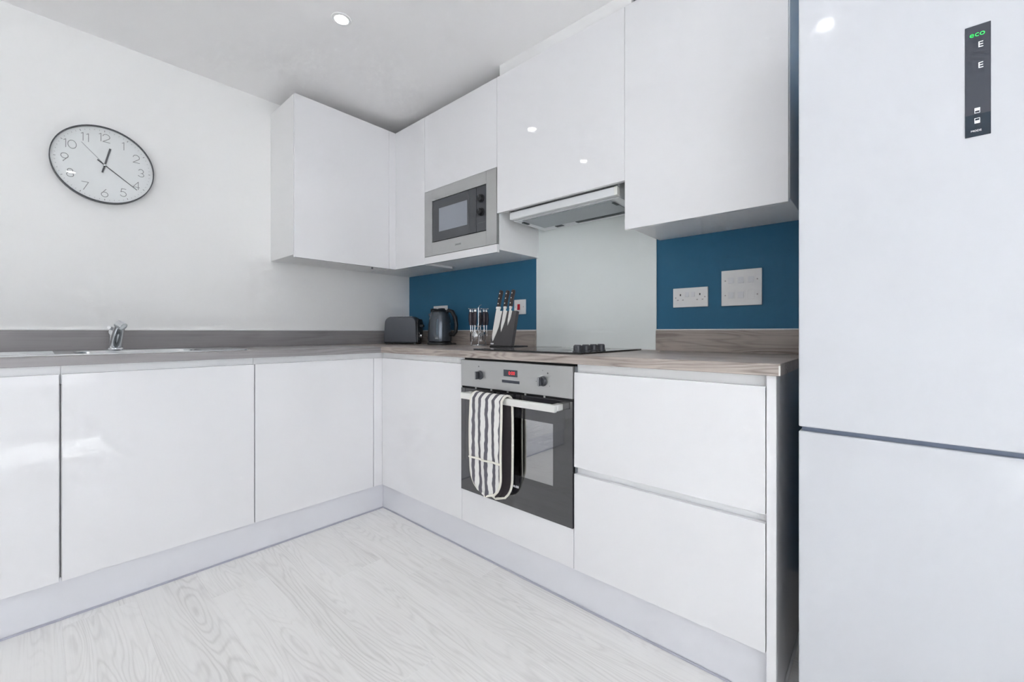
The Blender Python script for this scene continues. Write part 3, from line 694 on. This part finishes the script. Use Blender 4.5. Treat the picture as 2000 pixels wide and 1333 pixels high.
# ------------------------------------------------------------------ switches and sockets on the blue wall
def plate(name, y0, y1, z0, z1, label, cat):
    t = thing(name, (0, (y0 + y1) / 2, (z0 + z1) / 2), label, cat)
    mk('face_plate', B().box(-0.0095, -0.0006, y1, y0, z0, z1, 0.0018, 2), m_white, t)
    return t
def fb(y, z, w, hgt, th=0.0012, x=-0.0093, bev=0.0): return B().box(x - th, x, y - w / 2, y + w / 2, z - hgt / 2, z + hgt / 2, bev)
def screw(t, y, z): mk('screw', B().cyl((-0.0093, y, z), (-0.0105, y, z), 0.0028, n=10), m_pinhole, t)
def rocker(t, y, z, w=0.022, hgt=0.024, m=m_offwhite, tilt=1):
    b = B(); th0, th1 = (0.0045, 0.0015) if tilt > 0 else (0.0015, 0.0045)
    pr = [(-0.0093, z - hgt / 2), (-0.0093 - th0, z - hgt / 2), (-0.0093 - 0.0022, z), (-0.0093 - th1, z + hgt / 2), (-0.0093, z + hgt / 2)]
    b.prism(pr, y - w / 2, y + w / 2, lambda u, w_, d: (u, d, w_))
    return mk('rocker', b, m, t)
def sockets(t, yc, zc, plugs=False):
    for sy in (1, -1):
        ys = yc + sy * 0.041
        mk('earth_hole', fb(ys, zc + 0.012, 0.0045, 0.0085, 0.0008), m_hole, t)
        for q in (1, -1): mk('pin_hole', fb(ys + q * 0.011, zc - 0.0105, 0.0065, 0.0042, 0.0008), m_pinhole, t)
        rocker(t, yc + sy * 0.0125, zc + 0.013, 0.0155, 0.021, tilt=1)
    for sy in (1, -1): screw(t, yc + sy * 0.0615, zc)
t = plate('double_socket', -2.0192, -2.1666, 1.1119, 1.1965, 'white double socket with empty outlets on blue wall near fridge', 'socket'); sockets(t, -2.0929, 1.1542)
t = plate('double_socket', -0.3080, -0.4572, 1.1025, 1.1880, 'white double socket behind the kettle with two black plugs', 'socket'); sockets(t, -0.3826, 1.1453)
for i, sy in enumerate((1, -1)):
    ys = -0.3826 + sy * 0.041
    pg = thing('plug', (-0.012, ys, 1.13), ['black plug in the left outlet of the socket behind the kettle', 'black plug in the right outlet of the socket behind the kettle'][i], 'plug', 'plugs behind the kettle')
    mk('plug_body', B().box(-0.046, -0.0145, ys - 0.024, ys + 0.024, 1.122, 1.168, 0.006, 2), m_black, pg)
    cd = mk('cord', B().tube([(-0.030, ys, 1.124), (-0.034, ys, 1.09), (-0.044, ys + 0.004, 1.03), (-0.052, ys + 0.01, 0.96), (-0.06, ys + 0.015, WT + 0.0045)], 0.0034, 8), m_black, pg)
t = plate('cooker_switch', -1.0760, -1.1624, 1.1077, 1.1943, 'white cooker switch with red rocker behind the knife block', 'switch')
rocker(t, -1.1120, 1.1505, 0.019, 0.034, m_red); screw(t, -1.1480, 1.151); screw(t, -1.086, 1.151)
t = plate('grid_switch', -2.2190, -2.3664, 1.1105, 1.2560, 'large white six gang switch plate on the blue wall', 'switch')
for j, zc in enumerate((1.2135, 1.1535)):
    for i, yc in enumerate((-2.2560, -2.2925, -2.3290)):
        if j == 1 and i == 2: mk('blank_module', fb(yc, zc, 0.023, 0.036, 0.0012, bev=0.0005), m_white, t)
        else:
            mk('module_surround', fb(yc, zc, 0.030, 0.044, 0.0008), m_white, t)
            b = B(); pr = [(-0.0100, zc - 0.012), (-0.0142, zc - 0.012), (-0.0122, zc), (-0.0112, zc + 0.012), (-0.0100, zc + 0.012)]
            b.prism(pr, yc - 0.0105, yc + 0.0105, lambda u, w_, d: (u, d, w_)); mk('rocker', b, m_offwhite, t)
for yy in (-2.2345, -2.3510):
    for zz in (1.2135, 1.1535): screw(t, yy, zz)

# ------------------------------------------------------------------ toaster (long side towards the room, buttons at its right end)
ts = thing('toaster', (-0.205, -0.225, WT), 'dark grey two-slice toaster in the corner', 'toaster')
ang = math.atan2(-0.80, 0.60)
TM = Matrix.Translation((-0.205, -0.225, WT)) @ Matrix.Rotation(ang, 4, 'Z')   # local x: long axis to the right end, -y: towards the room
# side outline (x, z), narrower at the top with large shoulders
def toast_outline(L0, L1, z0, z1, r):
    p = [(-L0, z0), (L0, z0)]
    c = (L1 - r, z1 - r)
    p += [(c[0] + r * math.cos(PI / 2 * k / 8), c[1] + r * math.sin(PI / 2 * k / 8)) for k in range(9)]
    p += [(-c[0] + r * math.cos(PI / 2 + PI / 2 * k / 8), c[1] + r * math.sin(PI / 2 + PI / 2 * k / 8)) for k in range(9)]
    return p
sh = B().prism(toast_outline(0.117, 0.108, 0.012, 0.188, 0.045), -0.068, 0.068, lambda u, w, d: (u, d, w), 0.008, 3).xf(TM)
mk('shell', sh, m_toast, ts, ang=40)
mk('underside', B().box(-0.110, 0.110, -0.062, 0.062, 0.005, 0.0135, 0.002).xf(TM), m_black, ts)
for sx in (-1, 1):
    for sy in (-1, 1): mk('foot', B().cyl((sx * 0.098, sy * 0.052, 0.0), (sx * 0.098, sy * 0.052, 0.006), 0.007, n=12).xf(TM), m_cap, ts)
mk('top_plate', B().box(-0.078, 0.078, -0.048, 0.048, 0.1875, 0.1905, 0.001).xf(TM), m_chrome, ts)
for sy in (-1, 1): mk('bread_slot', B().box(-0.068, 0.068, sy * 0.022 - 0.012, sy * 0.022 + 0.012, 0.1903, 0.1912).xf(TM), m_gapdark, ts)
ep = mk('end_panel', B().prism([(-0.060, 0.012), (0.060, 0.012), (0.060, 0.15), (0.045, 0.172), (-0.045, 0.172), (-0.060, 0.15)], 0.108, 0.121, lambda u, w, d: (d, u, w), 0.003, 2).xf(TM), m_black, ts)
mk('lever', B().box(0.121, 0.143, -0.016, 0.016, 0.118, 0.134, 0.003, 2).xf(TM), m_black, ep)
for i in range(3): mk('button', B().cyl((0.120, -0.034, 0.034 + 0.021 * i), (0.1255, -0.034, 0.034 + 0.021 * i), 0.0065, n=14).xf(TM), m_chrome, ep)
mk('browning_dial', B().lathe([(0.0, 0.0), (0.017, 0.0), (0.015, 0.011), (0.0, 0.012)], 20, ((0.1205, 0.008, 0.056), (1, 0, 0))).xf(TM), m_chrome, ep)

# ------------------------------------------------------------------ kettle
KX, KY = -0.118, -0.515
kt = thing('kettle', (KX, KY, WT), 'dark gunmetal jug kettle between toaster and cutlery stand', 'kettle')
ax = lambda z=0.0: ((KX, KY, WT + z), (0, 0, 1))
mk('power_base', B().lathe([(0.0, 0.0), (0.080, 0.0), (0.083, 0.004), (0.081, 0.014), (0.074, 0.018), (0.0, 0.018)], 36, ax()), m_black, kt)
body = mk('body', B().lathe([(0.0, 0.0), (0.071, 0.0), (0.0765, 0.004), (0.0785, 0.03), (0.0775, 0.07), (0.0735, 0.12), (0.067, 0.165), (0.0615, 0.190), (0.058, 0.196), (0.0, 0.196)], 40, ax(0.018)), m_kettle, kt, ang=40)
mk('lid', B().lathe([(0.056, 0.0), (0.055, 0.006), (0.046, 0.015), (0.025, 0.021), (0.0, 0.0225)], 36, ax(0.2138)), m_black, kt, ang=50)
hdv = Vector((0.25, -0.968, 0)); sdv = -hdv
P = lambda r, z: (KX + hdv.x * r, KY + hdv.y * r, WT + z)
mk('handle', B().tube([P(0.050, 0.208), P(0.072, 0.226), P(0.100, 0.216), P(0.122, 0.180), P(0.132, 0.130), P(0.128, 0.085), P(0.110, 0.064), P(0.076, 0.070)], [0.010, 0.013, 0.0135, 0.013, 0.012, 0.0115, 0.011, 0.010], 12), m_black, kt, ang=70)
Q = lambda r, z: (KX + sdv.x * r, KY + sdv.y * r, WT + z)
mk('spout', B().tube([Q(0.050, 0.176), Q(0.066, 0.190), Q(0.078, 0.206)], [0.020, 0.018, 0.014], 12), m_kettle, kt, ang=70)
# water window and lettering on the side that faces the room
cv = Vector((-1.8917 - KX, -2.7258 - KY, 0)).normalized(); rt = Vector((-cv.y, cv.x, 0))
def on_body(a_deg, z):
    prof = [(0.004, 0.0765), (0.03, 0.0785), (0.07, 0.0775), (0.12, 0.0735), (0.165, 0.067), (0.190, 0.0615)]
    zz = z - 0.018; r = prof[-1][1]
    for (za_, ra), (zb2, rb) in zip(prof[:-1], prof[1:]):
        if za_ <= zz <= zb2: r = ra + (rb - ra) * (zz - za_) / (zb2 - za_)
    a = math.radians(a_deg); d = cv * math.cos(a) + rt * math.sin(a)
    return Vector((KX, KY, WT + z)) + d * (r + 0.0006)
def patch(a0, a1, z0, z1, nz=8, na=4, taper=0.0):
    b = B(); V = []
    for i in range(nz + 1):
        z = z0 + (z1 - z0) * i / nz; tp_ = taper * math.sin(PI * i / nz)
        row = [on_body(a0 - tp_ + (a1 - a0 + 2 * tp_) * j / na, z) for j in range(na + 1)]; V.append([b.bm.verts.new(p_) for p_ in row])
    for i in range(nz):
        for j in range(na): b.bm.faces.new([V[i][j], V[i][j + 1], V[i + 1][j + 1], V[i + 1][j]])
    bmesh.ops.solidify(b.bm, geom=b.bm.faces[:], thickness=-0.0008)
    return b
mk('water_window', patch(-16, -7, 0.062, 0.168, taper=2), m_water, body)
for i, a in enumerate((-24, -20.5, -17, -13.5, -10)):
    mk('logo_stroke', patch(a, a + 2.2, 0.038, 0.038 + [0.012, 0.009, 0.011, 0.009, 0.012][i], 2, 2), m_print, body)
mk('cord', B().tube([P(0.081, 0.008), P(0.10, 0.006), (KX + 0.08, KY - 0.07, WT + 0.0045), (-0.026, KY - 0.03, WT + 0.0045)], 0.0034, 8), m_black, kt)

# ------------------------------------------------------------------ cutlery on a chrome stand
CX, CY = -0.118, -0.885
cs = thing('cutlery_stand', (CX, CY, WT), 'chrome wire stand holding black handled cutlery', 'stand')
C_ = lambda r, a, z: (CX + r * math.cos(a), CY + r * math.sin(a), WT + z)
va = math.atan2(-2.7258 - CY, -1.8917 - CX)                   # bearing towards the viewpoint
circ = lambda r, z, n=28: [C_(r, 2 * PI * i / n, z) for i in range(n)]
mk('base_ring', B().tube(circ(0.046, 0.003), 0.003, 8, closed=True), m_chrome, cs)
b = B()
for q in (PI / 2, -PI / 2, 0, PI):
    b.tube([C_(0.046, va + q, 0.003), C_(0.040, va + q, 0.03), C_(0.022, va + q, 0.07), C_(0.005, va + q, 0.105), C_(0.003, va + q, 0.13)], 0.0024, 8)
mk('leg_wires', b, m_chrome, cs)
mk('pole', B().cyl(C_(0, 0, 0.12), C_(0, 0, 0.232), 0.004, n=12), m_chrome, cs)
mk('rack_ring', B().tube(circ(0.034, 0.118), 0.0018, 6, closed=True), m_chrome, cs)
b = B()
for q in (PI / 2, -PI / 2, 0.3, PI + 0.3): b.tube([C_(0.0, 0, 0.224), C_(0.057, va + q, 0.224)], 0.0018, 8)
mk('hook_arms', b, m_chrome, cs)
for q in (PI / 2, -PI / 2): mk('ball_end', B().lathe([(0, -0.0045), (0.0032, -0.0032), (0.0045, 0), (0.0032, 0.0032), (0, 0.0045)], 12, (C_(0.058, va + q, 0.224), (0, 0, 1))), m_chrome, cs)
mk('carry_loop', B().tube([C_(0, 0, 0.230), C_(0.006, va + PI / 2, 0.243), C_(0.018, va + PI / 2 + 0.2, 0.247)], 0.002, 8), m_chrome, cs)
items = [(-1.30, 'fork', 'black handled fork hanging at the far left of the cutlery stand'), (-0.40, 'spoon', 'black handled spoon hanging left of centre at the front of the cutlery stand'),
         (0.70, 'spoon', 'black handled spoon hanging right of centre at the front of the cutlery stand'), (1.75, 'knife', 'black handled table knife at the far right of the cutlery stand'),
         (2.89, 'fork', 'black handled fork right of centre behind the pole of the cutlery stand'), (4.00, 'knife', 'black handled table knife left of centre behind the pole of the cutlery stand')]
for qa, kind, label in items:
    a = va + qa; r0, lean = 0.043, random.uniform(-0.12, 0.12)
    name = {'fork': 'fork', 'spoon': 'spoon', 'knife': 'table_knife'}[kind]
    R = lambda z, dr=0.0: C_(r0 + 0.006 + dr, a + lean * (0.22 - z) / 0.15, z)
    t = thing(name, C_(r0 + 0.006, a, 0.03), label, name.replace('table_', ''), 'cutlery on the chrome stand')
    mk('handle', B().tube([R(0.205), R(0.185, 0.002), R(0.155, 0.002), R(0.125)], [0.0085, 0.0108, 0.0112, 0.0088], 12), m_cut, t, ang=70)
    mk('end_cap', B().tube([R(0.222), R(0.216), R(0.2052)], [0.0045, 0.0082, 0.0088], 12), m_chrome, t, ang=70)
    mk('shaft', B().tube([R(0.1248), R(0.100), R(0.084)], [0.0046, 0.0030, 0.0034], 10), m_chrome, t, ang=70)
    rad = Vector((math.cos(a), math.sin(a), 0)); tan = Vector((-rad.y, rad.x, 0)); c0 = Vector(R(0.060))
    if kind == 'spoon':
        b = B(); V = []
        for i in range(9):
            s = i / 8; z = 0.028 - 0.062 * s; w = 0.0195 * math.sin(PI * min(0.97, max(0.06, s)) ** 0.8)
            V.append([b.bm.verts.new(c0 + tan * (w * q) + rad * (0.005 * (1 - q * q) * math.sin(PI * s)) + Vector((0, 0, z))) for q in (-1, -0.5, 0, 0.5, 1)])
        for i in range(8):
            for j in range(4): b.bm.faces.new([V[i][j], V[i][j + 1], V[i + 1][j + 1], V[i + 1][j]])
        bmesh.ops.solidify(b.bm, geom=b.bm.faces[:], thickness=0.0012); mk('bowl', b, m_chrome, t, ang=70)
    elif kind == 'fork':
        b = B(); fn = lambda u, w, d: tuple(c0 + tan * u + rad * d + Vector((0, 0, w)))
        b.prism([(-0.003, 0.028), (-0.011, 0.012), (-0.011, -0.004), (0.011, -0.004), (0.011, 0.012), (0.003, 0.028)], -0.0008, 0.0008, fn)
        for q in (-0.0092, -0.0031, 0.0031, 0.0092): b.prism([(q - 0.0017, -0.004), (q - 0.001, -0.034), (q + 0.001, -0.034), (q + 0.0017, -0.004)], -0.0008, 0.0008, fn)
        mk('tines', b, m_chrome, t)
    else:
        fn = lambda u, w, d: tuple(c0 + tan * u + rad * d + Vector((0, 0, w)))
        mk('blade', B().prism([(-0.004, 0.028), (-0.007, 0.01), (-0.007, -0.022), (-0.001, -0.034), (0.005, -0.02), (0.005, 0.028)], -0.0007, 0.0007, fn), m_chrome, t)

# ------------------------------------------------------------------ magnetic knife board with three knives
LEAN = math.radians(13)
KBX, KBY0, KBY1 = -0.285, -1.145, -1.298
kbm = thing('knife_block', (KBX + 0.06, (KBY0 + KBY1) / 2, WT), 'charcoal leaning magnetic knife block left of the hob', 'knife block')
# board frame: local x to the right (-y), local y up the leaning face, local z out of the face towards the room
uy = Vector((math.sin(LEAN), 0, math.cos(LEAN))); uz = Vector((-math.cos(LEAN), 0, math.sin(LEAN))); ux = Vector((0, -1, 0))
o_ = Vector((KBX, KBY0, WT + 0.012))
KM = Matrix(((ux.x, uy.x, uz.x, o_.x), (ux.y, uy.y, uz.y, o_.y), (ux.z, uy.z, uz.z, o_.z), (0, 0, 0, 1)))
bw = KBY0 - KBY1
bd = mk('board', B().box(0, bw, 0, 0.188, -0.022, 0.0, 0.002, 2).xf(KM), m_blockg, kbm)
mk('foot_plate', B().box(KBX - 0.004, KBX + 0.135, KBY1, KBY0, WT, WT + 0.011, 0.002), m_black, kbm)
mk('rear_wedge', B().prism([(KBX + 0.024, WT + 0.0112), (KBX + 0.050, WT + 0.0112), (KBX + 0.0625, WT + 0.150), (KBX + 0.0572, WT + 0.150)], KBY0 - 0.03, KBY1 + 0.03, lambda u, w, d: (u, d, w)), m_blockg, kbm)
mk('logo', B().box(0.004, 0.026, 0.006, 0.013, 0.0, 0.0008).xf(KM), m_print, bd)
def knife(label, xc, tip, wd, top, slant):
    ctr = KM @ Vector((xc, (tip + top) / 2, 0.003)); t = thing('kitchen_knife', tuple(ctr), label, 'knife', 'kitchen knives on the magnetic block')
    SM = KM @ Matrix.Translation((xc, 0.190, 0)) @ Matrix.Rotation(-slant, 4, 'Z') @ Matrix.Translation((0, -0.190, 0))
    bot = tip; hb_ = 0.200
    outl = [(-wd * 0.42, hb_)]
    outl += [(-wd * 0.42 + 0.02 * wd * s, hb_ - (hb_ - bot - 0.035) * s) for s in (0.33, 0.66, 1.0)]
    outl += [(-wd * 0.30, bot + 0.014), (-wd * 0.16, bot), (-wd * 0.08, bot + 0.006), (wd * 0.20, bot + (hb_ - bot) * 0.24), (wd * 0.42, bot + (hb_ - bot) * 0.45), (wd * 0.55, hb_ - 0.016), (wd * 0.54, hb_ - 0.012), (wd * 0.18, hb_ - 0.010), (wd * 0.18, hb_)]
    mk('blade', B().prism(outl, 0.0008, 0.0032, lambda u, w, d: (u, w, d)).xf(SM), m_blade, t, smooth=False)
    mk('bolster', B().box(-wd * 0.44, wd * 0.20, hb_, hb_ + 0.012, -0.0035, 0.0075, 0.002, 2).xf(SM), m_blade, t)
    hw = 0.0098; cx_ = -wd * 0.13
    hl = [(cx_ - hw * 0.85, hb_ + 0.0122), (cx_ + hw * 0.85, hb_ + 0.0122), (cx_ + hw * 0.75, hb_ + 0.05), (cx_ + hw * 1.05, top - 0.016), (cx_ + hw * 0.85, top - 0.004), (cx_, top), (cx_ - hw * 0.8, top - 0.006), (cx_ - hw * 0.95, hb_ + 0.06)]
    hn = mk('handle', B().prism(hl, -0.006, 0.010, lambda u, w, d: (u, w, d), 0.0025, 2).xf(SM), m_kh, t)
    for s in (0.14, 0.52, 0.88):
        zz = hb_ + 0.018 + (top - hb_ - 0.03) * s
        mk('rivet', B().cyl((cx_, zz, 0.0098), (cx_, zz, 0.0112), 0.0034, n=12).xf(SM), m_blade, hn)
knife("large chef's knife at the left of the magnetic knife block", 0.027, 0.022, 0.047, 0.306, math.radians(0.6))
knife('medium kitchen knife in the middle of the magnetic knife block', 0.073, 0.073, 0.028, 0.303, math.radians(0.6))
knife('smallest paring knife at the right of the magnetic knife block', 0.112, 0.107, 0.021, 0.304, math.radians(0.6))

# ------------------------------------------------------------------ wall clock
CKX, CKZ, CR = -1.684, 1.7755, 0.1745
ck = thing('wall_clock', (CKX, 0, CKZ), 'round white wall clock with thin dark rim and grey numerals', 'clock')
CM = FA(CKX, -0.0006, CKZ)
lat = lambda prof, n=72, ring=False: B().lathe(prof, n, ((0, 0, 0), (0, 0, 1)), ring=ring).xf(CM)
mk('rim', lat([(CR - 0.010, 0.0), (CR - 0.002, 0.0), (CR, 0.004), (CR, 0.034), (CR - 0.0008, 0.0368), (CR - 0.0026, 0.0368), (CR - 0.0032, 0.034), (CR - 0.0032, 0.006), (CR - 0.010, 0.006)], ring=True), m_clockrim, ck, ang=40)
face = mk('face', lat([(0.0, 0.018), (CR - 0.0033, 0.018), (CR - 0.0033, 0.0195), (0.0, 0.0195)]), m_clockface, ck)
mk('glass', lat([(0.0, 0.0338), (CR - 0.0034, 0.0338), (CR - 0.0034, 0.0350), (0.0, 0.0350)]), m_clear, ck)
def arc(cx, cy, rx, ry, a0, a1, n=14): return [(cx + rx * math.cos(math.radians(a0 + (a1 - a0) * i / n)), cy + ry * math.sin(math.radians(a0 + (a1 - a0) * i / n))) for i in range(n + 1)]
DG = {'0': [arc(.36, .5, .36, .5, 0, 360, 24)], '1': [[(.0, .86), (.16, 1), (.16, 0)]],
      '2': [arc(.32, .68, .32, .32, 170, -35) + [(0, 0), (.66, 0)]],
      '3': [arc(.28, .73, .25, .27, 160, -90) , arc(.28, .24, .29, .24, 90, -160)],
      '4': [[(.52, 0), (.52, 1), (0, .26), (.66, .26)]],
      '5': [[(.56, 1), (.14, 1), (.06, .56)] + arc(.28, .32, .31, .32, 130, -150)],
      '6': [arc(.31, .31, .31, .31, 0, 360, 24), [(.44, 1), (.05, .44)]],
      '7': [[(0, 1), (.6, 1), (.16, 0)]],
      '8': [arc(.3, .76, .23, .24, 0, 360, 20), arc(.3, .26, .30, .26, 0, 360, 20)],
      '9': [arc(.31, .69, .31, .31, 0, 360, 24), [(.18, 0), (.57, .56)]]}
WD = {'0': .72, '1': .2, '2': .66, '3': .57, '4': .66, '5': .6, '6': .62, '7': .6, '8': .6, '9': .62}
for hgh in range(1, 13):
    s = str(hgh); hgt = 0.0360; gap = 0.28 if s == '11' else 0.14
    w = sum(WD[c] for c in s) + gap * (len(s) - 1); ang_ = math.radians(90 - 30 * hgh); rr = 0.1275
    ox, oy = rr * math.cos(ang_) - w * hgt / 2, rr * math.sin(ang_) - hgt / 2; b = B()
    for c in s:
        b.strokes([[(ox + x * hgt, oy + y * hgt) for x, y in pl] for pl in DG[c]], 0.0021, 0.0008); ox += (WD[c] + gap) * hgt
    mk('numeral', b.xf(CM @ Matrix.Translation((0, 0, 0.0195))), m_num, face, smooth=False)
b = B()
for i in range(60):
    a = 2 * PI * i / 60; r0, r1, w = (0.1555, 0.1605, 0.0022) if i % 5 == 0 else (0.1568, 0.1598, 0.0010)
    b.strokes([[(r0 * math.cos(a), r0 * math.sin(a)), (r1 * math.cos(a), r1 * math.sin(a))]], w, 0.0006)
mk('minute_track', b.xf(CM @ Matrix.Translation((0, 0, 0.0195))), m_num, face, smooth=False)
def hand(name, deg, r1, r0, w0, w1, z):
    a = math.radians(90 - deg); pl = [(-w0 / 2, -r0), (w0 / 2, -r0), (w1 / 2, r1), (-w1 / 2, r1)]
    mk(name, B().prism(pl, z, z + 0.0012, lambda u, w, d: (u, w, d)).xf(CM @ Matrix.Rotation(a - PI / 2, 4, 'Z')), m_hand, ck, smooth=False)
hand('hour_hand', 13.0, 0.084, 0.036, 0.0062, 0.0074, 0.0235)
hand('minute_hand', 128.0, 0.142, 0.031, 0.0050, 0.0026, 0.0255)
hand('second_hand', -42.5, 0.112, 0.0, 0.0011, 0.0009, 0.0275)
mk('hub', lat([(0, 0.0195), (0.0036, 0.0195), (0.0036, 0.0295), (0, 0.0300)], 16), m_chrome, ck)

# ------------------------------------------------------------------ fridge freezer
FX, FY0, FY1 = -0.637, -2.566, -3.166
fg = thing('fridge_freezer', (-0.33, (FY0 + FY1) / 2, 0), 'tall white gloss fridge freezer at the right edge', 'fridge')
mk('cabinet', B().box(-0.572, -0.045, FY1 + 0.003, FY0 - 0.003, 0.03, 1.86, 0.006, 2), m_fridge, fg)
for yy in (FY0 - 0.06, FY1 + 0.06):
    for xx in (-0.53, -0.1): mk('foot', B().cyl((xx, yy, 0.0), (xx, yy, 0.031), 0.018, n=14), m_black, fg)
mk('door_gasket', B().box(-0.580, -0.5722, FY1 + 0.008, FY0 - 0.008, 0.06, 1.85), m_fgap, fg)
u = mk('door', B().box(FX, -0.580, FY1, FY0, 0.7690, 1.86, 0.0035, 3), m_fridge, fg); u['label'] = 'upper fridge door with touch panel'
lo_ = mk('door', B().box(FX, -0.580, FY1, FY0, 0.055, 0.7580, 0.0035, 3), m_fridge, fg); lo_['label'] = 'lower freezer door'
mk('grip_recess', B().box(FX + 0.012, -0.5805, FY1 + 0.006, FY0 - 0.006, 0.7583, 0.7687), m_fgap, fg)
cp = mk('touch_panel', B().box(FX - 0.0016, FX - 0.0002, -2.8840, -2.8488, 1.3975, 1.6215, 0.0006), m_fpanel, u)
mk('lower_touch_zone', B().box(FX - 0.0020, FX - 0.0015, -2.8836, -2.8492, 1.3979, 1.4415), m_fpanel2, cp)
XT = FX - 0.0021
mk('eco_light', B().text('eco', 0.0150, 0.0006).xf(FB(XT, -2.8655, 1.6030)), m_green, cp)
mk('letter', B().text('E', 0.0165, 0.0006).xf(FB(XT, -2.8700, 1.5800)), m_led, cp)
mk('letter', B().text('E', 0.0165, 0.0006).xf(FB(XT, -2.8700, 1.5383)), m_led, cp)
for zz, low in ((1.4490, False), (1.4285, True)):
    w, hh, t_ = 0.0034, 0.0048, 0.0008
    b = B().strokes([[(-w, -hh), (w, -hh), (w, hh), (-w, hh), (-w, -hh)], [(-w, 0), (w, 0)]], t_, 0.0006)
    b.box(-w, w, *((-hh, 0) if low else (0, hh)), 0, 0.0005)
    mk('zone_icon', b.xf(FB(XT, -2.8655, zz)), m_led, cp, smooth=False)
mk('mode_lettering', B().text('MODE', 0.0052, 0.0005).xf(FB(XT, -2.8640, 1.4085)), m_led, cp)

# ------------------------------------------------------------------ ceiling downlights
for (lx, ly, lb) in ((-1.0113, -0.9528, 'lit recessed downlight in the ceiling near the corner cabinets'), (-1.70, -0.93, 'lit recessed downlight in the ceiling over the sink side'),
                     (-0.98, -2.52, 'lit recessed downlight in the ceiling near the fridge'), (-1.70, -2.53, 'lit recessed downlight in the ceiling above the viewpoint')):
    t = thing('downlight', (lx, ly, CEIL), lb, 'downlight', 'ceiling downlights')
    mk('bezel', B().lathe([(0.0275, -0.0030), (0.0285, -0.0046), (0.0400, -0.0030), (0.0415, -0.0002), (0.0275, -0.0002)], 40, ((lx, ly, CEIL), (0, 0, 1)), ring=True), m_white, t)
    sl = bpy.data.lights.new('downlight_beam', 'SPOT'); sl.energy = 5; sl.spot_size = math.radians(125); sl.spot_blend = 0.9; sl.shadow_soft_size = 0.027; sl.color = (1, 0.97, 0.93)
    so = bpy.data.objects.new('downlight_beam', sl); COL.objects.link(so); so.parent = t; so.location = (0, 0, -0.015)
    mk('lens', B().lathe([(0.0, -0.0085), (0.012, -0.0078), (0.021, -0.0060), (0.0272, -0.0035), (0.0274, -0.0004), (0.0, -0.0004)], 32, ((lx, ly, CEIL), (0, 0, 1))), m_lamp, t)
